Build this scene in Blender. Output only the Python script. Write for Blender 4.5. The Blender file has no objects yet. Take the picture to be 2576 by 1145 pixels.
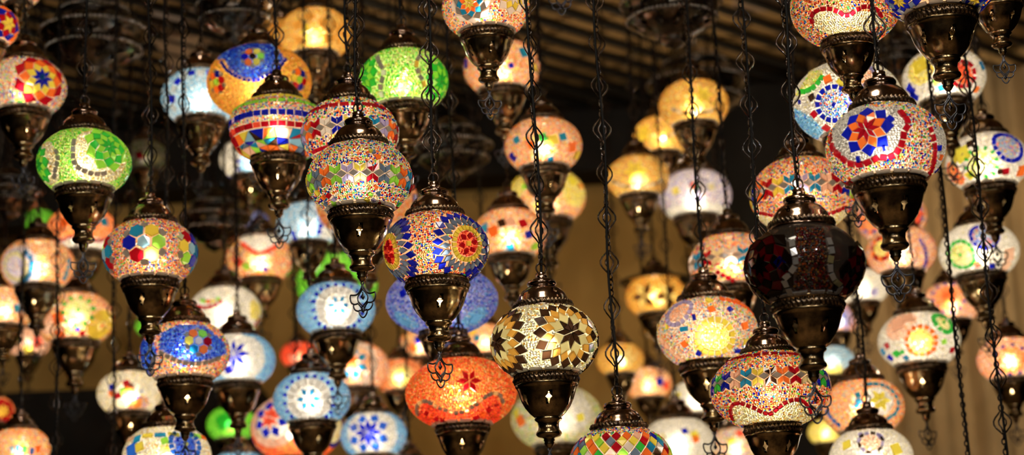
import bpy, math, random
import numpy as np
from mathutils import Matrix, Vector

W_PX, H_PX, F_PX = 2576.0, 1145.0, 5000.0
CAM = np.array([0.0, 0.0, 1.6])
PITCH, ROLL = math.radians(14.0), -0.045
FOCUS = 3.17
CEIL_Z = 4.0
rng = np.random.default_rng(7)
COL = bpy.context.scene.collection

# ------------------------------------------------------------------ camera
_F = np.array([0, math.cos(PITCH), math.sin(PITCH)])
_U0 = np.array([0, -math.sin(PITCH), math.cos(PITCH)])
_R0 = np.array([1.0, 0, 0])
CR = _R0 * math.cos(ROLL) + _U0 * math.sin(ROLL)
CU = _U0 * math.cos(ROLL) - _R0 * math.sin(ROLL)
CF = _F

def at(px, py, d):
    return CAM + d * (CF + (px - W_PX / 2) / F_PX * CR - (py - H_PX / 2) / F_PX * CU)

def project(p):
    v = np.asarray(p) - CAM
    d = v @ CF
    return W_PX / 2 + F_PX * (v @ CR) / d, H_PX / 2 - F_PX * (v @ CU) / d

cam_data = bpy.data.cameras.new('camera')
cam = bpy.data.objects.new('camera', cam_data)
COL.objects.link(cam)
cam.matrix_world = Matrix(((CR[0], CU[0], -CF[0], CAM[0]), (CR[1], CU[1], -CF[1], CAM[1]), (CR[2], CU[2], -CF[2], CAM[2]), (0, 0, 0, 1)))
cam_data.sensor_width = 36.0
cam_data.lens = F_PX / W_PX * 36.0
cam_data.clip_start = 0.05
cam_data.dof.use_dof = True
cam_data.dof.focus_distance = FOCUS
cam_data.dof.aperture_fstop = 3.3
bpy.context.scene.camera = cam

# ------------------------------------------------------------------ materials
def new_mat(name):
    m = bpy.data.materials.new(name)
    m.use_nodes = True
    nt = m.node_tree
    nt.nodes.clear()
    out = nt.nodes.new('ShaderNodeOutputMaterial')
    return m, nt, out

def N(nt, kind, **kw):
    n = nt.nodes.new(kind)
    for k, v in kw.items():
        if k in n.inputs.keys():
            n.inputs[k].default_value = v
        else:
            setattr(n, k, v)
    return n

def mix(nt, fac, a, b):
    m = nt.nodes.new('ShaderNodeMixShader')
    if isinstance(fac, (int, float)):
        m.inputs[0].default_value = fac
    else:
        nt.links.new(fac, m.inputs[0])
    nt.links.new(a, m.inputs[1])
    nt.links.new(b, m.inputs[2])
    return m.outputs[0]

def mat_mosaic(name='coloured_glass', frac=.48, rough=.55, ior=1.22, coat=.10):
    m, nt, out = new_mat(name)
    at_ = N(nt, 'ShaderNodeAttribute', attribute_name='Col')
    tl = N(nt, 'ShaderNodeBsdfTranslucent')
    rf = N(nt, 'ShaderNodeBsdfRefraction', Roughness=rough, IOR=ior)
    df = N(nt, 'ShaderNodeBsdfDiffuse')
    gl = N(nt, 'ShaderNodeBsdfGlossy', Roughness=coat)
    fr = N(nt, 'ShaderNodeFresnel', IOR=1.5)
    for n in (tl, rf, df):
        nt.links.new(at_.outputs['Color'], n.inputs['Color'])
    a = mix(nt, frac, tl.outputs[0], rf.outputs[0])
    b = mix(nt, 0.07, a, df.outputs[0])
    c = mix(nt, fr.outputs[0], b, gl.outputs[0])
    nt.links.new(c, out.inputs[0])
    return m

def mat_base():
    m, nt, out = new_mat('clear_glass_and_grout')
    at_ = N(nt, 'ShaderNodeAttribute', attribute_name='Col')
    tl = N(nt, 'ShaderNodeBsdfTranslucent')
    df = N(nt, 'ShaderNodeBsdfDiffuse')
    tr = N(nt, 'ShaderNodeBsdfTransparent')
    gl = N(nt, 'ShaderNodeBsdfGlossy', Roughness=0.08)
    fr = N(nt, 'ShaderNodeFresnel', IOR=1.45)
    for n in (tl, df):
        nt.links.new(at_.outputs['Color'], n.inputs['Color'])
    a = mix(nt, 0.12, tl.outputs[0], df.outputs[0])
    b = mix(nt, at_.outputs['Alpha'], a, tr.outputs[0])
    c = mix(nt, fr.outputs[0], b, gl.outputs[0])
    nt.links.new(c, out.inputs[0])
    return m

def mat_mirror():
    m, nt, out = new_mat('mirror_glass')
    gl = N(nt, 'ShaderNodeBsdfGlossy', Roughness=0.12, Color=(.55, .53, .5, 1))
    tl = N(nt, 'ShaderNodeBsdfTranslucent', Color=(.42, .36, .28, 1))
    df = N(nt, 'ShaderNodeBsdfDiffuse', Color=(.40, .37, .33, 1))  # grey diffuse part stands in for the room reflected in the mirror
    nt.links.new(mix(nt, 0.25, mix(nt, 0.35, gl.outputs[0], tl.outputs[0]), df.outputs[0]), out.inputs[0])
    return m

def mat_metal(name, c0, c1, rough, stretch=(3, 3, 90), scale=14.0, coat=.6):
    m, nt, out = new_mat(name)
    tc = N(nt, 'ShaderNodeTexCoord')
    mp = N(nt, 'ShaderNodeMapping', Scale=stretch)
    no = N(nt, 'ShaderNodeTexNoise', Scale=scale, Detail=3.0)
    no2 = N(nt, 'ShaderNodeTexNoise', Scale=5.0, Detail=4.0)
    nt.links.new(tc.outputs['Object'], mp.inputs[0])
    nt.links.new(mp.outputs[0], no.inputs['Vector'])
    nt.links.new(tc.outputs['Object'], no2.inputs['Vector'])
    ad = N(nt, 'ShaderNodeMath', operation='MULTIPLY')
    nt.links.new(no.outputs[0], ad.inputs[0])
    nt.links.new(no2.outputs[0], ad.inputs[1])
    rp = N(nt, 'ShaderNodeValToRGB')
    rp.color_ramp.elements[0].position = 0.16
    rp.color_ramp.elements[0].color = (*c0, 1)
    rp.color_ramp.elements[1].position = 0.40
    rp.color_ramp.elements[1].color = (*c1, 1)
    nt.links.new(ad.outputs[0], rp.inputs[0])
    bs = N(nt, 'ShaderNodeBsdfPrincipled', Metallic=1.0)
    bs.inputs['Coat Weight'].default_value = coat
    bs.inputs['Coat Roughness'].default_value = .06
    nt.links.new(rp.outputs[0], bs.inputs['Base Color'])
    rr = N(nt, 'ShaderNodeMapRange')
    rr.inputs['To Min'].default_value = rough - .04
    rr.inputs['To Max'].default_value = rough + .10
    nt.links.new(no.outputs[0], rr.inputs['Value'])
    nt.links.new(rr.outputs[0], bs.inputs['Roughness'])
    nt.links.new(bs.outputs[0], out.inputs[0])
    return m

def mat_plain(name, c, rough=.7, noise=0.0, scale=6.0, metallic=0.0, spec=.3):
    m, nt, out = new_mat(name)
    bs = N(nt, 'ShaderNodeBsdfPrincipled', Roughness=rough, Metallic=metallic)
    bs.inputs['Specular IOR Level'].default_value = spec
    if noise:
        tc = N(nt, 'ShaderNodeTexCoord')
        no = N(nt, 'ShaderNodeTexNoise', Scale=scale, Detail=4.0)
        nt.links.new(tc.outputs['Object'], no.inputs['Vector'])
        rp = N(nt, 'ShaderNodeValToRGB')
        rp.color_ramp.elements[0].position = .3
        rp.color_ramp.elements[1].position = .7
        rp.color_ramp.elements[0].color = (*[x * (1 - noise) for x in c], 1)
        rp.color_ramp.elements[1].color = (*[min(1, x * (1 + noise)) for x in c], 1)
        nt.links.new(no.outputs[0], rp.inputs[0])
        nt.links.new(rp.outputs[0], bs.inputs['Base Color'])
    else:
        bs.inputs['Base Color'].default_value = (*c, 1)
    nt.links.new(bs.outputs[0], out.inputs[0])
    return m

M_TILE, M_BASE, M_MIRROR = mat_mosaic(), mat_base(), mat_mirror()
M_BEAD = mat_mosaic('glass_beads', .68, .34, 1.38, .05)
M_CAP = mat_metal('antique_copper', (.06, .032, .02), (.62, .40, .26), .11)
M_CUP = mat_metal('dark_bronze', (.045, .028, .013), (.58, .40, .18), .18)
M_ROPE = mat_metal('bronze_rope', (.04, .025, .015), (.30, .19, .10), .3, stretch=(1, 1, 1))
M_CHAIN = mat_metal('blackened_chain', (.010, .007, .005), (.085, .05, .028), .28, stretch=(20, 20, 20))
M_CORD = mat_plain('black_cord', (.006, .005, .004), .6, spec=.12)
M_CHARM = mat_metal('dark_pewter', (.02, .02, .024), (.11, .11, .12), .28, stretch=(5, 5, 5))
M_SILVER = mat_metal('aged_silver', (.02, .016, .012), (.20, .155, .11), .3, stretch=(6, 6, 6))
M_SILVER_BEAD = mat_metal('polished_silver', (.4, .36, .3), (.8, .75, .66), .25, stretch=(1, 1, 1))

# ------------------------------------------------------------------ mesh helpers
def make_mesh(name, verts, faces, mats, mat_idx=None, smooth=True, cols=None):
    me = bpy.data.meshes.new(name)
    verts = np.asarray(verts, dtype=np.float32)
    me.vertices.add(len(verts))
    me.vertices.foreach_set('co', verts.ravel())
    if isinstance(faces, list) and faces and isinstance(faces[0], np.ndarray) and faces[0].ndim == 2:
        blocks = faces
    else:
        by = {}
        for f in faces:
            by.setdefault(len(f), []).append(f)
        blocks = [np.array(v, dtype=np.int32) for v in by.values()]
    tot = np.concatenate([np.full(len(b), b.shape[1], dtype=np.int32) for b in blocks])
    loops = np.concatenate([b.ravel() for b in blocks]).astype(np.int32)
    me.loops.add(len(loops))
    me.loops.foreach_set('vertex_index', loops)
    me.polygons.add(len(tot))
    st = np.concatenate([[0], np.cumsum(tot)[:-1]]).astype(np.int32)
    me.polygons.foreach_set('loop_start', st)
    me.polygons.foreach_set('loop_total', tot)
    for m in mats:
        me.materials.append(m)
    if mat_idx is not None:
        me.polygons.foreach_set('material_index', np.asarray(mat_idx, dtype=np.int32))
    sm = np.ones(len(tot), dtype=bool) if smooth is True else (np.zeros(len(tot), dtype=bool) if smooth is False else np.asarray(smooth, dtype=bool))
    me.polygons.foreach_set('use_smooth', sm)
    if cols is not None:
        ca = me.color_attributes.new('Col', 'FLOAT_COLOR', 'POINT')
        ca.data.foreach_set('color', np.asarray(cols, dtype=np.float32).ravel())
    me.update(calc_edges=True)
    me.validate()
    return me

def link(name, me, parent=None, loc=(0, 0, 0), scale=1.0, rotz=0.0):
    o = bpy.data.objects.new(name, me)
    COL.objects.link(o)
    o.parent = parent
    o.location = loc
    o.scale = (scale,) * 3
    o.rotation_euler = (0, 0, rotz)
    return o

def lathe(profile, seg=48, holes=()):
    """holes: (row, column) middle vertices of a 2x2 block of faces opened to a four-pointed hole."""
    P = np.array(profile, dtype=float)
    n = len(P)
    th = np.arange(seg) * 2 * math.pi / seg
    V = np.stack([np.outer(P[:, 0], np.cos(th)), np.outer(P[:, 0], np.sin(th)), np.repeat(P[:, 1:2], seg, 1)], -1).reshape(-1, 3)
    V = list(map(tuple, V))
    idx = lambda i, j: i * seg + j % seg
    skip, extra = set(), []
    for (i, j) in holes:
        c = np.array(V[idx(i, j)])
        mids = {'d': idx(i + 1, j), 'u': idx(i - 1, j), 'l': idx(i, j - 1), 'r': idx(i, j + 1)}
        for (di, dj, a, b) in ((-1, -1, 'u', 'l'), (-1, 1, 'u', 'r'), (1, -1, 'd', 'l'), (1, 1, 'd', 'r')):
            corner = idx(i + di, j + dj)
            ma, mb = np.array(V[mids[a]]), np.array(V[mids[b]])
            inner = c + .32 * ((ma + mb) - 2 * c)
            V.append(tuple(inner))
            extra.append((corner, mids[a], len(V) - 1, mids[b]))
        for di in (-1, 0):
            for dj in (-1, 0):
                skip.add((i + di, (j + dj) % seg))
    faces = [(idx(i, j), idx(i, j + 1), idx(i + 1, j + 1), idx(i + 1, j)) for i in range(n - 1) for j in range(seg) if (i, j) not in skip]
    return V, faces + extra

def rope(R, z, tube, turns=44, seg=352, ring=6):
    th = np.arange(seg) * 2 * math.pi / seg
    ph = np.arange(ring) * 2 * math.pi / ring
    T, Pp = np.meshgrid(th, ph, indexing='ij')
    rr = tube * (1 + .38 * np.sin(turns * T + 2.2 * np.sin(Pp)))
    V = np.stack([(R + rr * np.cos(Pp)) * np.cos(T), (R + rr * np.cos(Pp)) * np.sin(T), z + rr * 1.25 * np.sin(Pp)], -1).reshape(-1, 3)
    F = [(i * ring + j, ((i + 1) % seg) * ring + j, ((i + 1) % seg) * ring + (j + 1) % ring, i * ring + (j + 1) % ring) for i in range(seg) for j in range(ring)]
    return V, F

def tube_path(pts, rad, ring=6, closed=False, up=np.array([0, 1, 0.0])):
    P = np.asarray(pts, dtype=float)
    n = len(P)
    if closed:
        T = np.roll(P, -1, 0) - np.roll(P, 1, 0)
    else:
        T = np.gradient(P, axis=0)
    T /= np.linalg.norm(T, axis=1)[:, None] + 1e-9
    A = np.cross(T, up)
    bad = np.linalg.norm(A, axis=1) < 1e-3
    A[bad] = np.array([1, 0, 0])
    A /= np.linalg.norm(A, axis=1)[:, None]
    B = np.cross(A, T)
    ph = np.arange(ring) * 2 * math.pi / ring
    V = (P[:, None, :] + rad * (A[:, None, :] * np.cos(ph)[None, :, None] + B[:, None, :] * np.sin(ph)[None, :, None])).reshape(-1, 3)
    m = n if closed else n - 1
    i = np.repeat(np.arange(m), ring)
    j = np.tile(np.arange(ring), m)
    i2, j2 = (i + 1) % n, (j + 1) % ring
    F = np.stack([i * ring + j, i * ring + j2, i2 * ring + j2, i2 * ring + j], 1).astype(np.int32)
    return V, F

class Bag:
    def __init__(s):
        s.v, s.f, s.n = [], [], 0
    def add(s, V, F):
        V = np.asarray(V, dtype=float)
        s.v.append(V)
        s.f.append(np.asarray(F, dtype=np.int32) + s.n)
        s.n += len(V)
    def mesh(s, name, mats, smooth=True):
        return make_mesh(name, np.concatenate(s.v), [np.concatenate(s.f)], mats, smooth=smooth)

def smooth_curve(pts, n=6, closed=False):
    P = np.array(pts, dtype=float)
    k = len(P)
    out = []
    rngk = range(k) if closed else range(k - 1)
    for i in rngk:
        p0 = P[(i - 1) % k] if closed or i > 0 else P[i]
        p1, p2 = P[i], P[(i + 1) % k]
        p3 = P[(i + 2) % k] if closed or i + 2 < k else p2
        for t in np.arange(n) / n:
            out.append(.5 * ((2 * p1) + (-p0 + p2) * t + (2 * p0 - 5 * p1 + 4 * p2 - p3) * t * t + (-p0 + 3 * p1 - 3 * p2 + p3) * t ** 3))
    if not closed:
        out.append(P[-1])
    return np.array(out)

# ------------------------------------------------------------------ shared metal parts (unit = globe radius)
CAP_P = [(.545, -.035), (.575, -.02), (.58, .01), (.555, .03), (.53, .035), (.53, .105), (.515, .12), (.495, .15), (.475, .215), (.44, .28), (.385, .35),
         (.32, .40), (.27, .43), (.25, .445), (.275, .465), (.285, .505), (.26, .55), (.185, .58), (.12, .595), (.11, .615), (.12, .635), (.107, .655), (.112, .70), (.08, .72), (.0, .725)]
CUP_P = [(.575, .035), (.61, .03), (.632, .0), (.61, -.035), (.575, -.045), (.572, -.17), (.595, -.19), (.60, -.225), (.575, -.25), (.558, -.29), (.532, -.37), (.492, -.49), (.425, -.62), (.335, -.735),
         (.265, -.80), (.238, -.815), (.262, -.84), (.245, -.87), (.205, -.90), (.192, -.98), (.205, -1.05), (.238, -1.09), (.245, -1.13), (.21, -1.17), (.13, -1.19), (.10, -1.21), (.107, -1.245),
         (.088, -1.27), (.10, -1.30), (.075, -1.34), (.045, -1.385), (.0, -1.40)]
ME_CAP = make_mesh('cap', *lathe(CAP_P, 48, [(9, 4 + 12 * k) for k in range(4)]), [M_CAP])
ME_CUP = make_mesh('cup', *lathe(CUP_P, 48, [(11, 4 + 8 * k) for k in range(6)]), [M_CUP])
ME_CAP_ROPE = make_mesh('rope_trim', *rope(.535, .072, .042), [M_ROPE])
ME_CUP_ROPE = make_mesh('rope_trim', *rope(.578, -.108, .05), [M_ROPE])
_b = Bag()
_b.add(*tube_path([(.10 * math.cos(t), 0, .80 + .10 * math.sin(t)) for t in np.arange(20) * math.pi / 10], .018, 6, True))
ME_RING = _b.mesh('hanging_ring', [M_CHAIN])

def make_charm():
    b = Bag()
    r = .0155
    pl = lambda pts, closed=False, n=5, k=r: b.add(*tube_path([(x, 0, z) for x, z in smooth_curve(pts, n, closed)], k, 6, closed))
    pl([(.0, -.0), (.03, -.03), (.0, -.065), (-.03, -.03)], True)
    for s in (-1, 1):
        pl([(0, -.06), (s * .03, -.13), (s * .07, -.20), (s * .14, -.245), (s * .255, -.235)])
        pl([(s * .255, -.235), (s * .262, -.31), (s * .235, -.385), (s * .175, -.42), (s * .12, -.415)])
        pl([(s * .19, -.42), (s * .195, -.47), (s * .16, -.53), (s * .10, -.555), (s * .06, -.54)])
        pl([(s * .085, -.555), (s * .075, -.61), (s * .04, -.665), (0, -.69)])
        pl([(0, -.15), (s * .06, -.22), (s * .105, -.30), (s * .095, -.37), (s * .05, -.42), (0, -.47), (s * -.03, -.50)])
        pl([(s * .11, -.40), (s * .06, -.46), (s * .03, -.52), (s * .05, -.56)])
        pl([(0, -.06), (s * .012, -.10), (0, -.16)], k=.02)
    for (zc, h, w) in ((-.295, .055, .035), (-.555, .05, .03)):
        ring = [(0, zc + h), (w, zc), (0, zc - h), (-w, zc)]
        V = [(x, y, z) for y in (-.018, .018) for x, z in ring]
        b.add(V, [(0, 1, 2, 3), (7, 6, 5, 4), (0, 4, 5, 1), (1, 5, 6, 2), (2, 6, 7, 3), (3, 7, 4, 0)])
    pl([(0, -.20), (0, -.25), (0, -.29)], k=.014)
    return b.mesh('charm', [M_CHARM])
ME_CHARM = make_charm()

# chain pieces in metres, z from 0 upwards
def _link_piece(h, w, r, seg=10, ring=4):
    t = np.arange(seg) * 2 * math.pi / seg
    return tube_path(np.stack([w / 2 * np.cos(t), 0 * t, h / 2 + h / 2 * np.sin(t)], 1), r, ring, True)
def _leaf_piece(h, w, r, s, seg=12, ring=4):
    t = np.linspace(0, 1, seg // 2 + 1)
    outer = np.stack([s * (w / 2 * np.sin(math.pi * t) ** 1.35 + .0015), 0 * t, h * t], 1)
    tb = t[::-1][1:-1]
    inner = np.stack([s * (w * .20 * np.clip(np.sin(2 * math.pi * (tb - .25)), 0, 1) + .0012), 0 * tb, h * tb], 1)
    return tube_path(np.concatenate([outer, inner]), r, ring, True)

def chain_mesh(length, ang, style, fine):
    seg, ring = (10, 4) if fine else (7, 3)
    b = Bag()
    z = 0.0
    ca, sa = math.cos(ang), math.sin(ang)
    k = 0
    def put(V, F, z0, rot, sway):
        c, s = math.cos(rot), math.sin(rot)
        X = V[:, 0] * c - V[:, 1] * s
        Y = V[:, 0] * s + V[:, 1] * c
        b.add(np.stack([X + sway, Y, V[:, 2] + z0], 1), F)
    small = _link_piece(.0118, .0082, .0015, seg, ring)
    leafs = [_leaf_piece(.044, .029, .0016, s, 14 if fine else 10, ring) for s in (-1, 1)]
    if style == 'plain':
        while z < length - .012:
            put(*small, z, ang + (k % 2) * math.pi / 2 + .35, 0)
            z += .0092
            k += 1
    else:
        while z < length - .05:
            for _ in range(4 if style == 'leaf' else 9):
                if z > length - .05:
                    break
                put(*small, z, ang + (k % 2) * math.pi / 2 + .3, .0008 * math.sin(z * 40))
                z += .0092
                k += 1
            for lf in leafs:
                put(*lf, z, ang + .2 * math.sin(k), 0)
            z += .0425
        while z < length - .012:
            put(*small, z, ang + (k % 2) * math.pi / 2, 0)
            z += .0092
            k += 1
    return b.mesh('chain', [M_CHAIN])

DEPTHS = [3.24, 3.31, 3.20, 3.32, 2.95, 2.93, 4.13, 3.70, 3.66, 3.83, 3.80, 3.50, 3.83, 3.75, 3.35, 3.84, 3.75, 3.60, 3.30, 3.12, 3.30, 3.50, 4.15, 4.73, 5.72, 4.50, 5.60, 4.25, 4.00, 4.54, 4.40, 5.16, 4.57, 5.00, 5.60, 5.27, 5.37, 4.20, 4.10, 4.15, 5.20, 4.90, 4.50, 5.40, 5.60, 4.40, 4.90, 6.30, 5.80, 4.30, 6.00, 4.00, 4.04, 5.20, 5.62, 5.50, 4.88, 6.00, 6.10, 5.70, 5.00, 5.60, 4.34, 5.26, 4.39, 5.08, 5.36, 6.20, 5.00, 6.00, 5.11, 4.90, 4.70, 5.09, 5.50, 6.30, 5.43, 5.00, 4.59, 4.89, 5.22, 5.02, 5.10, 6.00, 4.80, 3.95, 4.60, 5.40, 6.30, 6.20, 4.20, 4.35, 3.68, 3.50, 3.80]

# ------------------------------------------------------------------ colours of glass
C = {'R': (.34, .004, .012), 'O': (1.0, .20, .03), 'Y': (.96, .80, .09), 'B': (.004, .009, .32), 'T': (.01, .20, .42), 'L': (.26, .54, .72), 'G': (.03, .42, .05),
     'g': (.32, .78, .07), 'W': (.92, .86, .76), 'P': (.95, .58, .40), 'V': (.42, .38, .68), 'K': (.028, .012, .006), 'A': (.80, .42, .08), 'C': (.88, .78, .40),
     'D': (.10, .16, .26), 'r': (.95, .10, .05), 'p': (.9, .28, .35), 'y': (1., .90, .42), 'o': (1., .40, .09), 'U': (.015, .09, .50), 'X': (.25, .22, .20), 'S': (.5, .5, .5), 'w': (.62, .58, .50)}
PAL = {  # colour keys with weights
    'multi': 'OOOOOooooyyYYWWrrRRBBULTGgP',
    'multi2': 'OOOoYYyyWWWRRrBBBTTGgLP',
    'warm': 'oooooOOOOPPyyWWrYYL',
    'pastel': 'PPPWWWWooOyyYrLTgVB',
    'white': 'WWWWWWWC',
    'pearl': 'WWWWWWWWCCyyA',
    'cream': 'CCCWWWyyA',
    'gold': 'AAAAAYyAoA',
    'gold2': 'AAAoAYo',
    'yellow': 'YYYyyAYy',
    'blue': 'UUUUBBLLU',
    'blue2': 'BBUUUVVLD',
    'cobalt': 'UUUBBBUUL',
    'sky': 'LLLLLLLWLU',
    'ice': 'LLLWWL',
    'green': 'gggGGgYyCgC',
    'green2': 'gggGg',
    'red': 'rrrOOOooAAry',
    'red2': 'rrrrORrO',
    'orange': 'OooOP', 'peach': 'ooPPPoWVyOo',
    'pink': 'PPPPWoP',
    'lilac': 'VVWWWVWP',
    'disk': 'UULLLWWOYrBT',
    'lime': 'yyyCgYyC',
    'violet': 'VVUUBVLVW',
    'grey': 'WWXWCWgYP', 'none': 'W', 'dim': 'RROORKKKXA', 'glassy': 'wwwwwwwX',
}
MIRROR_KEYS = 'S'

def wrap(t):
    return (t + math.pi) % (2 * math.pi) - math.pi

class Globe:
    """One glass globe: clear shell, mosaic tiles and glass beads in a single mesh."""
    def __init__(g, loc, a, shape, beta, ms, shell):
        g.loc, g.a = np.array(loc), a
        rt, rb = .545 * ms, .585 * ms
        if shape == 'sph':
            f0, f1 = -math.acos(rb), math.acos(rt)
            ph = np.linspace(f0, f1, 121)
            P = np.stack([np.cos(ph), beta * np.sin(ph)], 1)
        elif shape == 'cone':
            P = smooth_curve([(rb, -.66), (.80, -.50), (.93, -.32), (.99, -.12), (1.0, .06), (.985, .20), (.93, .31), (.80, .42), (.66, .52), (rt, .60)], 12)
        elif shape == 'tub':
            P = smooth_curve([(rb, -.74), (.80, -.58), (.95, -.36), (1.0, -.10), (1.0, .16), (.95, .40), (.80, .60), (rt, .76)], 14)
        g.P = P
        ds = np.concatenate([[0], np.cumsum(np.linalg.norm(np.diff(P, axis=0), axis=1))])
        g.S, g.L = ds, ds[-1]
        T = np.gradient(P, axis=0)
        T /= np.linalg.norm(T, axis=1)[:, None]
        g.Nr, g.Nz = T[:, 1], -T[:, 0]
        g.zt, g.zb = P[-1, 1], P[0, 1]
        g.tiles, g.zones = [], []
        g.shell = shell
        ss, tt = np.meshgrid(np.linspace(.001, g.L - .001, 110), np.linspace(-1.75, 1.75, 260), indexing='ij')
        p, n = g.surf(ss.ravel(), tt.ravel(), 0.0, True)
        wp = p * a + g.loc
        front = ((CAM - wp) * n).sum(1) > 0
        X, Y = project(wp)
        g.grid = (ss.ravel()[front], tt.ravel()[front], X[front], Y[front])

    def surf(g, s, t, off=0.0, normal=False):
        r, z = np.interp(s, g.S, g.P[:, 0]), np.interp(s, g.S, g.P[:, 1])
        nr, nz = np.interp(s, g.S, g.Nr), np.interp(s, g.S, g.Nz)
        R = r + off * nr
        p = np.stack([R * np.sin(t), -R * np.cos(t), z + off * nz], -1)
        if normal:
            return p, np.stack([nr * np.sin(t), -nr * np.cos(t), nz], -1)
        return p

    def rad(g, s):
        return np.interp(s, g.S, g.P[:, 0])

    def find(g, px, py):
        s, t, X, Y = g.grid
        k = np.argmin((X - px) ** 2 + (Y - py) ** 2)
        return s[k], t[k]

    def tile(g, s0, t0, poly, c):
        poly = np.asarray(poly, dtype=float)
        x, y = poly[:, 0], poly[:, 1]
        if (x * np.roll(y, -1) - y * np.roll(x, -1)).sum() < 0:
            poly = poly[::-1]
        v = s0 + poly[:, 1]
        if v.max() > g.L + .02 or v.min() < -.02:
            return
        g.tiles.append((s0, t0, poly, c))

    # ---- motifs; every position and radius is given on the photograph and laid onto the glass
    def build_motifs(g, motifs, px_a):
        for m in motifs:
            getattr(g, 'm_' + m[0])(px_a, *m[1:])

    def _centres(g, px, py):
        s0, t0 = g.find(px, py)
        return [(s0, t0), (s0, t0 + math.pi)]

    def m_ring(g, q, px, py, r0, r1, n, col, off=0.0, wide=1.0):
        r0, r1 = r0 / q, r1 / q
        for s0, t0 in g._centres(px, py):
            for k in range(n):
                c = col[k % len(col)]
                if c == '.':
                    continue
                an = (k + off) * 2 * math.pi / n
                hw = math.pi / n * wide
                rm = (r0 + r1) / 2
                pts = [(r0, an), (rm, an + hw), (r1, an), (rm, an - hw)]
                g.tile(s0, t0, [(r * math.cos(b), r * math.sin(b)) for r, b in pts], c)

    def m_star(g, q, px, py, R, n, cols, off=0.0):
        st = R / (len(cols) + 1)
        for k, c in enumerate(cols):
            if c != '.':
                g.m_ring(q, px, py, k * st, (k + 2) * st, n, c, off + (.5 if k % 2 else 0))

    def m_disk(g, q, px, py, R, ringcol, pal, nt=16, inner=.74, core=None):
        R = R / q
        for s0, t0 in g._centres(px, py):
            for k in range(nt):
                c = ringcol[k % len(ringcol)]
                if c == '.':
                    continue
                a0, a1 = (k + .06) * 2 * math.pi / nt, (k + .94) * 2 * math.pi / nt
                g.tile(s0, t0, [(r * math.cos(b), r * math.sin(b)) for r, b in ((inner * R, a0), (inner * R, a1), (R, a1), (R, a0))], c)
            if pal:
                g.zones.append(('disk', s0, t0, inner * R, pal))
            if core:
                d = .16 * R
                g.tile(s0, t0, [(d, 0), (0, d), (-d, 0), (0, -d)], core)

    def m_spot(g, q, px, py, R, pal):
        for s0, t0 in g._centres(px, py):
            g.zones.append(('disk', s0, t0, R / q, pal))

    def m_hex(g, q, px, py, R, cols, rim='S'):
        r = R / q * .36
        d = R / q * .66
        for s0, t0 in g._centres(px, py):
            hx = lambda cx, cy, k: [(cx + k * math.cos(b + math.pi / 6), cy + k * math.sin(b + math.pi / 6)) for b in np.arange(6) * math.pi / 3]
            g.tile(s0, t0, hx(0, 0, r * .9), cols[0])
            for k in range(6):
                b = k * math.pi / 3
                g.tile(s0, t0, hx(d * math.cos(b), d * math.sin(b), r), cols[1 + k % (len(cols) - 1)])
                if rim:
                    b2 = b + math.pi / 6
                    e = d * 1.42
                    g.tile(s0, t0, [((e + i) * math.cos(b2) - j * math.sin(b2), (e + i) * math.sin(b2) + j * math.cos(b2)) for i, j in ((-.45 * r, -.5 * r), (.3 * r, -.5 * r), (.3 * r, .5 * r), (-.45 * r, .5 * r))], rim)

    def m_fband(g, q, py, n, h, cols, shift=0.0, px=None):
        s0, t0 = g.find(px if px else g.cx, py)
        h = h / q / 2
        r = g.rad(s0)
        P = 2 * math.pi * r / n
        w = .47 * P
        for k in range(n):
            t = t0 + (k + shift) * 2 * math.pi / n
            c = cols[k % len(cols)]
            for sx in (-1, 1):
                for sy in (-1, 1):
                    g.tile(s0, t, [(0, 0), (sx * w, sy * .42 * h), (sx * w, sy * h), (0, sy * .6 * h)], c)
            tm = t + math.pi / n
            g.tile(s0, tm, [(-.46 * P, 0), (0, .36 * h), (.46 * P, 0), (0, -.36 * h)], 'S')

    def m_line(g, q, pts, size, col, wide=None):
        P = smooth_curve(pts, 8)
        L = np.concatenate([[0], np.cumsum(np.linalg.norm(np.diff(P, axis=0), axis=1))])
        n = max(1, int(round(L[-1] / size)))
        for k in range(n):
            ends = []
            for tt in (k + .05, k + .95):
                l = tt / n * L[-1]
                ends.append(g.find(np.interp(l, L, P[:, 0]), np.interp(l, L, P[:, 1])))
            (sa, ta), (sb, tb) = ends
            s0, t0 = (sa + sb) / 2, (ta + tb) / 2
            r = g.rad(s0)
            d = np.array([wrap(tb - ta) * r, sb - sa])
            ln = np.linalg.norm(d)
            if ln < 1e-4:
                continue
            d = d / ln * max(ln, .02) / 2
            nn = np.array([-d[1], d[0]]) / np.linalg.norm(d) * (wide or size) / q / 2
            for rep in (0, math.pi):
                g.tile(s0, t0 + rep, [-d - nn, d - nn, d + nn, -d + nn], col[k % len(col)])

    def m_band(g, q, py, n, h, col, fill=.92):
        s0, t0 = g.find(g.cx, py)
        w = math.pi / n * g.rad(s0) * fill
        for k in range(n):
            c = col[k % len(col)]
            if c != '.':
                g.tile(s0, t0 + (k + .5) * 2 * math.pi / n, [(-w, -h / q / 2), (w, -h / q / 2), (w, h / q / 2), (-w, h / q / 2)], c)

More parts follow.
